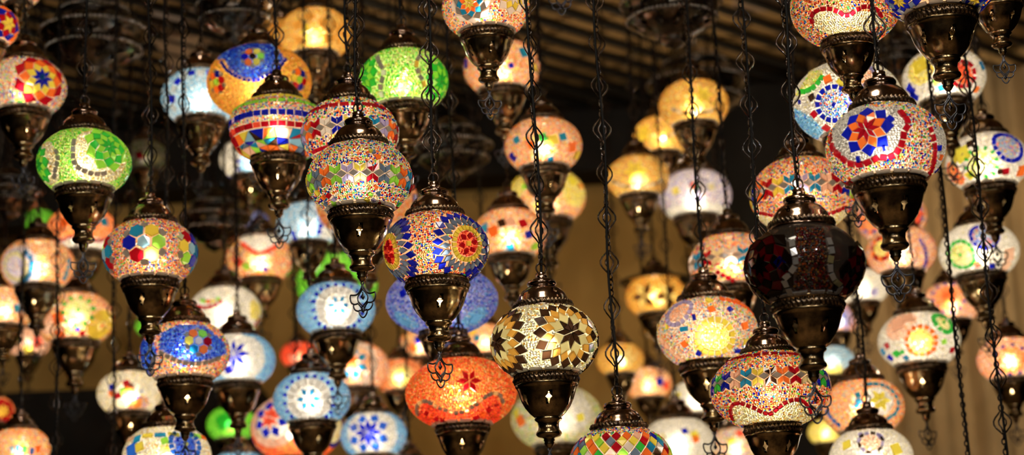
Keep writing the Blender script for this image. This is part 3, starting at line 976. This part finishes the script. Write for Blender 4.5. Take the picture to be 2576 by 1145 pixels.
lantern(1222, 20, 218, 'lantern cropped at the top with coloured rhombi and a bronze cup below', 'multi', [('star', 1180, 6, 56, 8, 'YOTSW'), ('star', 1290, -10, 50, 8, 'WYW')], D=3.5, spin=.2)
lantern(652, 208, 258, 'wide amber lantern with a cobalt scalloped top panel', 'gold2',
        [('zone', [(540, 150), (565, 150), (575, 172), (600, 192), (640, 200), (668, 188), (700, 172), (716, 145), (690, 112), (600, 108)], 'cobalt'), ('line', [(556, 154), (572, 176), (602, 196), (640, 202), (670, 190), (702, 170), (720, 148)], 12, 'B', 9), ('hex', 636, 142, 30, 'KgYOBOY'), ('hex', 545, 205, 30, 'gRBOYO'), ('hex', 752, 200, 30, 'gRBOY')], D=4.15, ms=.74, beta=.72, shell='gold', rim=0, warm=(1, .85, .6))
lantern(792, 88, 182, 'gold beaded lantern at the top with a yellow six petal flower', 'gold', [('ring', 780, 78, 0, 30, 6, 'Y', 0, .9), ('ring', 780, 78, 24, 56, 6, 'A', .5, .8), ('ring', 850, 80, 0, 40, 6, 'A', 0, .8)], D=4.7, shell='gold')
lantern(706, 82, 90, 'small dim gold lantern tucked behind the gold flower lantern', 'gold', [('ring', 696, 80, 0, 40, 6, 'A', 0, .8)], D=5.6, shell='gold', lit=.35)
lantern(505, 246, 196, 'pale blue frosted lantern edged by cobalt points', 'ice', [('disk', 505, 250, 88, 'BW', 'ice', 22, .8)], D=4.5, shell='sky', warm=(1, .93, .8))
lantern(365, 395, 112, 'unlit dusty lantern in the shadow behind the green one', 'grey', [('bits', [(350, 390, 20, 'R'), (395, 400, 22, 'C')])], D=5.6, lit=.03, shell='clear')
lantern(48, -22, 108, 'lantern cut by the top left corner, orange and cobalt', 'multi', [('band', 10, 14, 12, 'BO')], D=4.2)
lantern(-30, 68, 150, 'lantern cut by the left edge with dark red star tiles', 'multi', [('star', 22, 60, 60, 6, 'YRBO')], D=4.0)
# -- blurred, upper middle
lantern(1262, 172, 192, 'blurred orange lantern behind the bronze cup at the top', 'warm', [('bits', [(1172, 160, 24, 'B', 0, .6), (1318, 132, 26, 'T'), (1286, 165, 14, 'B'), (1345, 170, 18, 'Y')])])
lantern(1367, 368, 193, 'blurred pink and orange lantern with teal and green patches under a silvery cap', 'warm', [('bits', [(1300, 352, 18, 'T'), (1366, 346, 22, 'G'), (1416, 344, 20, 'T'), (1392, 352, 26, 'Y'), (1335, 365, 20, 'O'), (1440, 370, 26, 'O'), (1290, 395, 22, 'B'), (1385, 400, 16, 'T'), (1452, 390, 22, 'Y'), (1320, 330, 24, 'P')])])
lantern(1375, 498, 196, 'blurred pale yellow and peach lantern under the pink one', 'warm', [('spot', 1295, 465, 46, 'yellow'), ('spot', 1452, 470, 52, 'yellow'), ('bits', [(1320, 470, 16, 'g'), (1460, 470, 18, 'o'), (1290, 455, 24, 'Y'), (1440, 455, 26, 'Y')])], D=4.95)
lantern(1282, 592, 186, 'blurred peach lantern with black and teal patches beside the blue diamond lantern', 'warm', [('bits', [(1218, 576, 24, 'T'), (1240, 582, 26, 'O'), (1262, 562, 20, 'K'), (1284, 560, 26, 'P'), (1316, 562, 22, 'R'), (1284, 622, 20, 'T'), (1330, 590, 20, 'B'), (1345, 620, 20, 'g'), (1212, 600, 18, 'B')])])
lantern(1745, 265, 174, 'blurred amber lantern at the top of the gold trio', 'gold', [('star', 1770, 238, 26, 6, 'Y'), ('line', [(1690, 274), (1715, 282), (1745, 286), (1780, 280), (1805, 272)], 13, 'SWK', 8)], D=5.0, shell='gold')
lantern(1664, 345, 142, 'blurred gold lantern tucked under the top amber one', 'gold', [('star', 1618, 335, 28, 6, 'Y'), ('line', [(1650, 355), (1675, 345), (1700, 335)], 12, 'SW', 8)], D=5.6, shell='gold')
lantern(1605, 448, 156, 'blurred amber lantern with a bright yellow star', 'gold', [('star', 1598, 430, 34, 6, 'Y'), ('line', [(1538, 455), (1566, 466), (1600, 470), (1640, 464), (1668, 452)], 12, 'SWW', 8)], D=5.2, shell='gold')
lantern(1748, 494, 182, 'blurred lilac white lantern behind a chain', 'lilac', [('bits', [(1745, 468, 18, 'r'), (1752, 470, 12, 'G'), (1790, 470, 18, 'C'), (1700, 480, 20, 'Y')]), ('low', 510, 'white')], D=5.3, shell='white')
lantern(1838, 662, 206, 'lantern with white and teal petals above a red line, left of the unlit one', 'multi', [('fband', 642, 20, 44, 'WTRCGYBP'), ('line', [(1800, 682), (1830, 698), (1862, 716), (1890, 722)], 15, 'R', 11)], D=4.2, shell='warm')
# -- right side
lantern(2375, 198, 206, 'lantern with pale yellow side and red ringed disc under the black cup', 'white', [('disk', 2426, 186, 38, 'R', 'red2', 10, .7, 'R'), ('spot', 2312, 172, 42, 'yellow'), ('bits', [(2312, 165, 40, 'Y'), (2290, 225, 28, 'B'), (2300, 242, 26, 'B'), (2355, 205, 18, 'g'), (2368, 220, 16, 'T'), (2470, 165, 24, 'T', .5, .6), (2455, 225, 18, 'O')])], D=4.1)
lantern(2484, 410, 206, 'lantern with a green ringed disc between red and cobalt patches at the right', 'white', [('disk', 2468, 410, 44, 'G.', 'lime', 24, .74), ('disk', 2540, 366, 46, 'B', 'disk', 16, .72), ('spot', 2398, 440, 34, 'red'), ('bits', [(2420, 388, 40, 'Y'), (2400, 400, 24, 'Y'), (2440, 362, 20, 'K'), (2530, 430, 18, 'R'), (2515, 432, 14, 'K'), (2570, 430, 30, 'O'), (2440, 440, 24, 'Y')])], D=4.1)
lantern(2242, 548, 176, 'orange lantern hidden behind the big bronze cup', 'peach', [('disk', 2180, 560, 34, 'OB', 'orange', 12), ('disk', 2305, 540, 30, 'RB', 'red2', 12)], D=5.2)
lantern(2267, 634, 174, 'blurred orange and violet lantern below the big charm', 'peach', [('disk', 2214, 626, 34, 'OR', 'yellow', 12, .6), ('line', [(2312, 600), (2325, 625), (2330, 650), (2322, 676)], 11, 'B', 10), ('spot', 2260, 625, 30, 'pink')], D=4.9)
lantern(2463, 634, 198, 'white lantern with a green ringed disc at left and cobalt disc above', 'white', [('disk', 2416, 642, 40, 'G', 'lime', 14, .74, 'G'), ('disk', 2478, 592, 40, 'B', 'disk', 14, .72), ('bits', [(2460, 665, 16, 'r'), (2495, 668, 16, 'B'), (2540, 640, 34, 'P'), (2530, 670, 28, 'P'), (2440, 690, 16, 'R')])], D=4.5)
lantern(2393, 764, 146, 'blurred orange lantern with a glowing flower, left of the long right chains', 'peach', [('ring', 2385, 745, 0, 28, 8, 'O', 0, .9), ('disk', 2385, 745, 46, 'B.', 'orange', 24, .78)], D=5.4)
lantern(2170, 724, 128, 'plain white lantern peeking out behind the unlit one', 'white', [('bits', [(2200, 735, 20, 'V')])], D=5.6, shell='white')
lantern(2312, 858, 204, 'peach lantern with an orange ringed glowing disc in the middle', 'white', [('disk', 2318, 858, 42, 'O', 'gold', 14, .74), ('disk', 2374, 812, 34, 'G', 'lime', 12, .6, 'G'), ('spot', 2262, 816, 44, 'pink'), ('bits', [(2258, 815, 34, 'P'), (2285, 800, 28, 'P'), (2232, 870, 16, 'R'), (2222, 885, 18, 'T'), (2255, 890, 18, 'G'), (2270, 885, 12, 'G'), (2280, 900, 14, 'T'), (2395, 880, 16, 'R'), (2375, 860, 14, 'g'), (2240, 900, 18, 'B')])], D=4.4)
lantern(2540, 906, 160, 'orange lantern with blue specks and a glowing centre at the right edge', 'peach', [('ring', 2545, 905, 0, 26, 6, 'y', 0, .9), ('disk', 2545, 905, 44, 'B.', 'orange', 20, .8)], D=4.9)
lantern(2108, 806, 104, 'small violet and orange lantern behind the long black cup', 'peach', [('disk', 2112, 800, 40, 'V', 'violet', 10, .6)], D=6.3)
lantern(2092, 912, 116, 'pale turquoise lantern with yellow disc under the small violet one', 'ice', [('spot', 2095, 945, 34, 'yellow'), ('bits', [(2092, 945, 34, 'Y')])], D=5.8, shell='sky')
lantern(2172, 1026, 204, 'lantern with a pale yellow flower and a curve of blue dots', 'warm', [('ring', 2214, 1008, 0, 32, 6, 'Y', 0, 1.), ('spot', 2214, 1008, 40, 'white'), ('line', [(2180, 968), (2215, 968), (2245, 985), (2258, 1010), (2255, 1035), (2230, 1055)], 15, 'T', 9), ('bits', [(2158, 995, 14, 'T'), (2160, 1010, 16, 'T'), (2155, 1022, 12, 'T')]), ('line', [(2080, 1030), (2092, 1052), (2115, 1072)], 14, 'U', 12)], D=4.3)
lantern(2078, 1088, 90, 'plain yellow lantern half hidden below the blue dotted one', 'yellow', [], D=6.0, shell='gold')
lantern(2192, 1152, 208, 'lantern cropped by the bottom edge with violet specks on white', 'white', [('disk', 2190, 1112, 34, 'KV', 'pink', 12), ('bits', [(2130, 1120, 24, 'Y'), (2255, 1130, 30, 'Y'), (2215, 1100, 14, 'V'), (2165, 1095, 14, 'V')])], D=4.0)
# -- lower middle
lantern(1112, 758, 278, 'wide violet blue lantern behind the blue diamond lantern', 'violet', [('spot', 1196, 800, 36, 'sky'), ('spot', 1020, 810, 34, 'sky'), ('bits', [(1195, 800, 30, 'L'), (1020, 812, 26, 'L'), (1015, 740, 18, 'B')])], D=3.85, ms=.72, beta=.62, shell='blue', rim=0, warm=(1, .95, .9), lit=.6)
lantern(1222, 858, 118, 'bright white lantern between the wide red and the cream ones', 'warm', [('bits', [(1200, 850, 16, 'T'), (1190, 835, 18, 'Y')])], D=5.2, shell='white')
lantern(1058, 868, 110, 'small pink and cobalt lantern behind the blue diamond lantern charm', 'warm', [('bits', [(1052, 855, 20, 'B'), (1040, 875, 22, 'O'), (1070, 895, 20, 'R')])], D=5.6)
lantern(1006, 948, 124, 'small orange lantern with a yellow disc left of the wide red one', 'orange', [('disk', 1010, 948, 34, 'y', 'yellow', 18, .7)], D=5.5)
lantern(1400, 1052, 226, 'large blurred milky lantern behind the cream lantern cup', 'grey', [('spot', 1440, 1030, 60, 'white'), ('bits', [(1460, 1050, 20, 'Y'), (1310, 1060, 26, 'O'), (1300, 1040, 22, 'Y')])], D=4.9, ms=.85, beta=.72, shell='white', lit=.7)
lantern(1560, 906, 118, 'small gold beaded lantern behind the long double chain', 'gold', [('ring', 1575, 900, 0, 30, 6, 'y', 0, .9)], D=6.0, shell='gold', lit=.8)
lantern(1632, 966, 116, 'small bright lantern with green and orange patches, right of the double chain', 'warm', [('bits', [(1632, 990, 20, 'G'), (1660, 960, 22, 'B'), (1655, 1000, 24, 'O'), (1618, 925, 18, 'L'), (1676, 970, 20, 'r')])], D=6.1)
lantern(1752, 1004, 128, 'white lantern with a teal chip left of the wide flower belted one', 'white', [('bits', [(1758, 995, 20, 'T'), (1705, 995, 18, 'Y'), (1712, 1010, 12, 'B'), (1770, 990, 18, 'Y')])], D=5.7, shell='white')
lantern(1706, 1116, 182, 'blurred white lantern at the bottom beside the chequered one', 'white', [('bits', [(1722, 1085, 16, 'B'), (1748, 1095, 22, 'Y'), (1750, 1105, 18, 'O'), (1665, 1100, 18, 'C')])], D=5.0, shell='white', lit=.8)
lantern(1850, 1122, 128, 'pale peach lantern under the wide flower belted one', 'pastel', [('bits', [(1862, 1090, 20, 'r'), (1840, 1110, 20, 'Y')])], D=5.6, shell='white')
lantern(845, 780, 196, 'pale blue lantern with a white flower framed by cobalt points', 'sky', [('disk', 852, 770, 72, 'B.', 'white', 40, .82), ('disk', 852, 770, 56, 'W', 'white', 16, .62), ('ring', 852, 768, 6, 28, 6, 'T', 0, .7)], D=4.35, shell='sky', warm=(1, .93, .82))
lantern(848, 712, 204, 'pale green lantern behind the blue lantern with the white flower', 'green2', [('bits', [(930, 700, 44, 'C'), (765, 715, 40, 'g')])], D=5.1, shell='green', lit=.8)
lantern(785, 1005, 192, 'blue lantern with a white rosette in front of a red one', 'sky', [('disk', 775, 1004, 72, 'B.', 'white', 40, .82), ('disk', 775, 1004, 56, 'W', 'white', 16, .62), ('ring', 775, 1004, 8, 32, 6, 'T', 0, .7)], D=4.4, shell='sky', warm=(1, .93, .82))
lantern(746, 1078, 226, 'red and blue lantern with a coral flower behind the white rosette', 'red', [('ring', 680, 1050, 0, 34, 8, 'r', 0, 1.), ('ring', 680, 1050, 24, 56, 8, 'B', .5, .9), ('disk', 680, 1050, 78, 'W', 'white', 18, .74), ('disk', 850, 1080, 50, 'B', 'cream', 14)], D=5.1, ms=.85, shell='warm', rim=0)
lantern(890, 926, 176, 'peach lantern with a white edged blue star', 'peach', [('ring', 880, 905, 0, 26, 6, 'O', 0, 1.), ('ring', 880, 912, 18, 48, 8, 'T', .5, .9), ('disk', 885, 912, 70, 'W', None, 16, .72)], D=5.1)
lantern(752, 894, 92, 'small salmon lantern behind the white rosette cap', 'red2', [('bits', [(745, 880, 26, 'r'), (738, 900, 22, 'P')])], D=6.2)
lantern(940, 1096, 166, 'blue lantern with white bordered navy star at the bottom', 'sky', [('ring', 925, 1088, 0, 40, 8, 'B', 0, 1.), ('ring', 925, 1088, 26, 58, 8, 'U', .5, .8), ('spot', 935, 1085, 70, 'white')], D=5.0, shell='sky', warm=(1, .93, .82))
lantern(582, 1068, 122, 'small leaf green lantern low in the dark', 'green2', [('bits', [(560, 1060, 40, 'G'), (620, 1045, 30, 'g')])], D=6.0, shell='green', lit=.7)
lantern(600, 1190, 150, 'lantern mostly below the bottom edge with a pale blue top', 'sky', [], D=5.2, shell='sky')
lantern(1032, 1196, 130, 'lantern below the bottom edge, only its copper cap showing', 'warm', [], D=4.9)
lantern(597, 908, 190, 'blue and white lantern with a cobalt flower', 'sky', [('ring', 588, 890, 0, 44, 8, 'B', 0, .8), ('spot', 605, 895, 68, 'white'), ('zone', [(540, 840), (600, 835), (660, 870), (640, 960), (600, 960), (540, 940)], 'white'), ('bits', [(560, 860, 24, 'V'), (575, 930, 20, 'B')])], D=4.7, shell='sky', warm=(1, .93, .82))
lantern(566, 786, 180, 'white lantern with red wavy bands above the blue flower one', 'white', [('line', [(495, 770), (515, 775), (540, 768), (560, 755)], 14, 'R', 10), ('line', [(620, 830), (640, 820), (650, 800)], 14, 'R', 10), ('line', [(505, 757), (530, 760), (555, 750)], 14, 'gOY', 10), ('spot', 645, 780, 26, 'yellow')], D=5.1, shell='white')
lantern(655, 652, 170, 'blurred lantern with a red zigzag over orange and green beads', 'warm', [('line', [(606, 612), (625, 625), (648, 640), (672, 632), (698, 618)], 18, 'r', 14), ('zone', [(600, 590), (715, 590), (700, 618), (672, 630), (648, 636), (606, 608)], 'white'), ('bits', [(598, 660, 26, 'r'), (590, 690, 24, 'G'), (625, 690, 26, 'U'), (620, 670, 20, 'g'), (668, 678, 12, 'B'), (730, 690, 22, 'G')])], D=5.2, rim=0)
lantern(640, 560, 76, 'dim violet lantern above the red zigzag', 'violet', [], D=6.3, shell='blue', lit=.4)
lantern(628, 402, 148, 'white and sky blue lantern behind the cone topped one', 'white', [('disk', 650, 410, 56, 'B.', 'sky', 30, .85)], D=5.2, shell='sky')
lantern(776, 566, 158, 'sky blue frosted lantern behind the rhombus flower lantern', 'ice', [('line', [(800, 530), (808, 560), (800, 590)], 15, 'B', 12), ('line', [(735, 580), (745, 605), (755, 618)], 14, 'B', 12), ('zone', [(808, 530), (850, 540), (850, 600), (805, 600)], 'white')], D=5.0, shell='sky', warm=(1, .93, .82))
lantern(922, 506, 252, 'orange and violet lantern almost hidden behind the rhombus flower lantern', 'warm', [('bits', [(1035, 470, 24, 'r'), (1042, 500, 24, 'B'), (1030, 540, 26, 'O'), (1040, 520, 22, 'V'), (810, 565, 22, 'O')])], D=4.4, ms=.85, lit=.7)
# -- left side, low
lantern(95, 668, 182, 'blurred lantern with a yellow disc and teal zigzags', 'warm', [('disk', 36, 672, 40, 'y', 'yellow', 14, .7), ('spot', 40, 672, 58, 'lilac'), ('line', [(60, 632), (78, 650), (80, 675), (68, 700), (45, 715)], 16, 'T', 13), ('line', [(172, 650), (170, 675), (160, 705)], 15, 'T', 11)], D=4.9)
lantern(206, 584, 176, 'orange lantern with white scallops behind the green lantern cup', 'orange', [('line', [(130, 592), (155, 606), (180, 592), (215, 600), (245, 606), (275, 596)], 16, 'R', 9), ('low', 596, 'white'), ('bits', [(262, 558, 22, 'T'), (160, 560, 24, 'O'), (240, 560, 24, 'O')])], D=5.0)
lantern(190, 804, 190, 'peach lantern with a green dotted disc and yellow right side', 'warm', [('disk', 197, 780, 44, 'G.', 'lime', 20, .74, 'G'), ('disk', 256, 820, 42, 'Y', 'yellow', 14, .3, 'O'), ('spot', 108, 810, 36, 'pink'), ('bits', [(145, 800, 30, 'O'), (150, 840, 26, 'O'), (250, 850, 30, 'Y'), (207, 838, 14, 'R'), (118, 800, 24, 'P'), (195, 828, 12, 'B')])], D=4.9)
lantern(10, 776, 150, 'blurred orange lantern at the left edge beside a teal chip', 'warm', [('bits', [(45, 775, 22, 'T'), (62, 785, 18, 'P')])], D=5.1)
lantern(72, 864, 104, 'small pink and yellow lantern in the dark at lower left', 'pink', [('bits', [(70, 880, 22, 'Y'), (95, 860, 26, 'r')])], D=6.0, lit=.7)
lantern(326, 990, 160, 'white beaded lantern with red and green chips left of the cobalt lens', 'pearl', [('bits', [(318, 965, 18, 'R'), (325, 975, 20, 'O'), (312, 985, 18, 'g'), (282, 975, 18, 'B'), (280, 990, 16, 'O'), (297, 995, 16, 'R'), (345, 1015, 26, 'o'), (355, 985, 14, 'S'), (330, 970, 14, 'S')]), ('spot', 350, 1018, 28, 'multi')], D=4.8, shell='white')
lantern(420, 1150, 220, 'white beaded lantern cut by the bottom edge with a cobalt spiral disc', 'pearl', [('disk', 468, 1118, 46, 'U', 'cobalt', 18, .7, 'Y'), ('band', 1094, 18, 12, 'YTgO..P.'), ('bits', [(330, 1135, 36, 'U'), (345, 1105, 22, 'T'), (350, 1125, 24, 'Y'), (415, 1110, 20, 'g'), (415, 1128, 22, 'Y')])], D=3.95, shell='white')
lantern(50, 1130, 150, 'lantern at the bottom left with turquoise and green bars', 'warm', [('bits', [(30, 1130, 16, 'L', 0, .6), (45, 1128, 16, 'T', 0, .6), (62, 1130, 18, 'G', 0, .6), (80, 1135, 18, 'U', 0, .6), (96, 1130, 20, 'O', 0, .7)])], D=4.6)
lantern(-14, 1034, 98, 'small orange lantern with dark red points at the lower left edge', 'orange', [('star', 8, 1035, 40, 8, 'YRR'), ('line', [(0, 1075), (15, 1070), (25, 1060)], 10, 'V', 8)], D=5.4)
lantern(100, 556, 78, 'little green lantern glowing behind dark metal at left', 'green2', [], D=6.3, shell='green', lit=.4)
lantern(378, 822, 74, 'little green lantern behind the hexagon lantern cup', 'green2', [], D=6.2, shell='green', lit=.7)
# -- hung so low or so high that only chain or charm is in view
lantern(137, 1420, 200, 'lantern below the bottom edge on the left chain', 'multi', [], D=4.2)
lantern(284, 1440, 200, 'lantern below the bottom edge on the second chain from left', 'warm', [], D=4.2)
lantern(2462, 1420, 230, 'lantern below the bottom edge on the long right chain', 'multi', [], D=3.6, chain='plain')
lantern(2560, 1430, 230, 'lantern below the bottom edge on the rightmost long chain', 'warm', [], D=3.5)
lantern(1398, -262, 235, 'lantern above the top edge, only its pewter charm showing', 'multi', [], D=3.6)

# ------------------------------------------------------------------ pierced metal lanterns in the background
METAL_P = [(.0, 1.02), (.06, 1.0), (.09, .93), (.07, .90), (.13, .86), (.30, .78), (.48, .64), (.60, .52), (.66, .48), (.66, .43), (.60, .40), (.66, .34), (.80, .25), (.94, .14), (1.0, .08), (1.02, .04), (1.0, -.01), (.95, -.05),
           (.89, -.16), (.86, -.27), (.90, -.31), (.91, -.35), (.88, -.39), (.74, -.49), (.54, -.61), (.34, -.69), (.27, -.74), (.30, -.79), (.20, -.87), (.08, -.93), (.0, -.97)]
ME_METAL = make_mesh('body', *lathe(METAL_P, 48, [(i, j) for i, j0 in ((12, 2), (18, 4), (23, 2)) for j in range(j0, 48, 4)]), [M_SILVER])

def bead_ring(R, z, r, n):
    b = Bag()
    for k in range(n):
        t = k * 2 * math.pi / n
        c = np.array([R * math.cos(t), R * math.sin(t), z])
        V = [c + r * np.array([math.cos(p) * math.cos(q), math.sin(p) * math.cos(q), math.sin(q)]) for q in (-1.2, -.4, .4, 1.2) for p in np.arange(6) * math.pi / 3]
        F = [(i * 6 + j, i * 6 + (j + 1) % 6, (i + 1) * 6 + (j + 1) % 6, (i + 1) * 6 + j) for i in range(3) for j in range(6)]
        b.add(V, F)
    return b.mesh('bead_band', [M_SILVER_BEAD])
BEADS = [bead_ring(1.02, .035, .040, 72), bead_ring(.91, -.33, .036, 66), bead_ring(.67, .455, .028, 60)]

def metal_lantern(cx, cy, w, D, label):
    a = w * D / (2 * F_PX)
    loc = at(cx, cy, D)
    root = bpy.data.objects.new('metal_lantern', None)
    COL.objects.link(root)
    root.empty_display_size = .05
    root.location = loc
    root['label'], root['category'], root['group'] = label, 'lantern', 'pierced metal lanterns in the background'
    body = link('body', ME_METAL, root, (0, 0, 0), a, rng.uniform(0, 6))
    for me in BEADS:
        link('bead_band', me, body)
    n = CEIL_Z - loc[2] - a
    link('chain', chain_mesh(n, rng.uniform(-.5, .5), 'plain', False), root, (0, 0, a))
    for k in range(3):
        an = k * 2.094 + .5
        zz = np.linspace(0, 1, 12)
        top = np.array([0, 0, min(n, 3.2 * a)])
        p0 = np.array([.66 * math.cos(an), .66 * math.sin(an), -.52]) * a
        b = Bag()
        b.add(*tube_path(p0[None] + (top - p0)[None] * zz[:, None], .0022, 5, up=np.array([math.sin(an), -math.cos(an), .1])))
        link('side_chain', b.mesh('side_chain', [M_CHAIN]), root, (0, 0, a))

for args in (
    (236, 88, 262, 4.82, 'big dark metal lantern with bead bands, above the green lantern'),
    (592, 22, 196, 4.66, 'dark metal lantern with a silver bead ring above the pale blue lantern'),
    (1688, 12, 250, 4.49, 'dark metal lantern with bright bead rings at the top centre right'),
    (1752, 215, 244, 6.15, 'brass banded metal lantern right behind the top amber one'),
    (540, 552, 176, 5.65, 'brass metal lantern with shining bands left of the red zigzag lantern'),
    (1142, 372, 190, 5.46, 'shadowy metal lantern hanging far behind the upper middle lanterns'),
    (24, 486, 150, 5.0, 'dark metal lantern in the shadow at the left edge'),
    (2256, 140, 120, 5.12, 'small dark metal lantern behind the big red star lantern hook'),
):
    metal_lantern(*args)

# gold lit lantern under a wide dark metal brim
_g = lantern(1650, 746, 150, 'gold pierced lantern glowing under a wide dark brim', 'gold', [('ring', 1620, 745, 0, 40, 6, 'yK', 0, .9), ('ring', 1680, 745, 0, 40, 6, 'yK', 0, .9)], shell='gold', warm=(1, .80, .5), D=5.9)
_a = 150 * 5.9 / (2 * F_PX)
_b = Bag()
_V, _F = lathe([(.50, .70), (.62, .66), (1.15, .56), (1.22, .52), (1.2, .48), (.62, .58), (.50, .62)], 40)
_b.add(np.array(_V) * _a, np.array(_F))
link('brim', _b.mesh('brim', [M_SILVER]), _g)

# ------------------------------------------------------------------ light of the room and added fills
def lamp(name, kind, loc, energy, color, size, target=None, **kw):
    L = bpy.data.lights.new(name, kind)
    L.energy, L.color = energy, color
    if kind == 'AREA':
        L.size = size
    else:
        L.shadow_soft_size = size
    for k, v in kw.items():
        setattr(L, k, v)
    o = bpy.data.objects.new(name, L)
    COL.objects.link(o)
    o.location = loc
    if target is not None:
        o.rotation_euler = (Vector(target) - Vector(loc)).to_track_quat('-Z', 'Y').to_euler()
    return o

for (x, y, z, e) in ((-1.5, -.4, 3.7, 24), (-1.5, -1.6, 3.7, 20), (0, -.4, 3.7, 24), (0, -1.6, 3.7, 20), (1.5, -.4, 3.7, 24), (1.5, -1.6, 3.7, 20)):
    lamp('ceiling_spot', 'SPOT', (x, y, z), e * 3.2, (1, .95, .88), .05, (x * .6, 4.4, 2.5), spot_size=.9, spot_blend=.6)
lamp('window_light', 'AREA', (-1.0, -2.2, 2.3), 4, (.62, .80, 1.0), .6, (.3, 4, 2.6))
for (x, y) in ((-1.6, .9), (1.6, .9), (0, 2.2)):
    lamp('floor_fill', 'AREA', (x, y, 3.97), 9, (1, .88, .70), .5, (x, y, 0), spread=1.7)  # added lights without a known source, brighten the floor mirrored in the cups
for (x, e) in ((-1.9, 9), (-.5, 15), (.7, 23), (2.0, 30)):
    lamp('wall_fill', 'SPOT', (x, 5.75, 3.93), e, (1, .76, .46), .06, (x * 1.05, 7.6, 3.0), spot_size=1.9, spot_blend=.8)  # added fill for the back wall, no fixture hangs here
for (x, e) in ((-1.25, 8), (.15, 12), (1.1, 11)):
    lamp('ceiling_fill', 'SPOT', (x, 6.95, 2.75), e, (1, .76, .48), .06, (x + .1, 6.3, 4.0), spot_size=2.0, spot_blend=.9)  # added fill aimed at the ceiling boards, no lamp stands here
w = bpy.data.worlds.new('world')
bpy.context.scene.world = w
w.use_nodes = True
w.node_tree.nodes['Background'].inputs[0].default_value = (.02, .016, .012, 1)
w.node_tree.nodes['Background'].inputs[1].default_value = .5

sc = bpy.context.scene
sc.view_settings.view_transform = 'Standard'
sc.view_settings.look = 'None'
sc.view_settings.gamma = 1
sc.view_settings.use_curve_mapping = False
sc.view_settings.exposure = 0.0
cy = sc.cycles
cy.max_bounces = 5
cy.adaptive_threshold = .1
cy.use_adaptive_sampling = True
cy.adaptive_min_samples = 16
cy.diffuse_bounces = 1
cy.glossy_bounces = 2
cy.transmission_bounces = 3
cy.transparent_max_bounces = 6
cy.caustics_reflective = True
cy.caustics_refractive = True
cy.sample_clamp_indirect = 4.0
cy.use_denoising = True
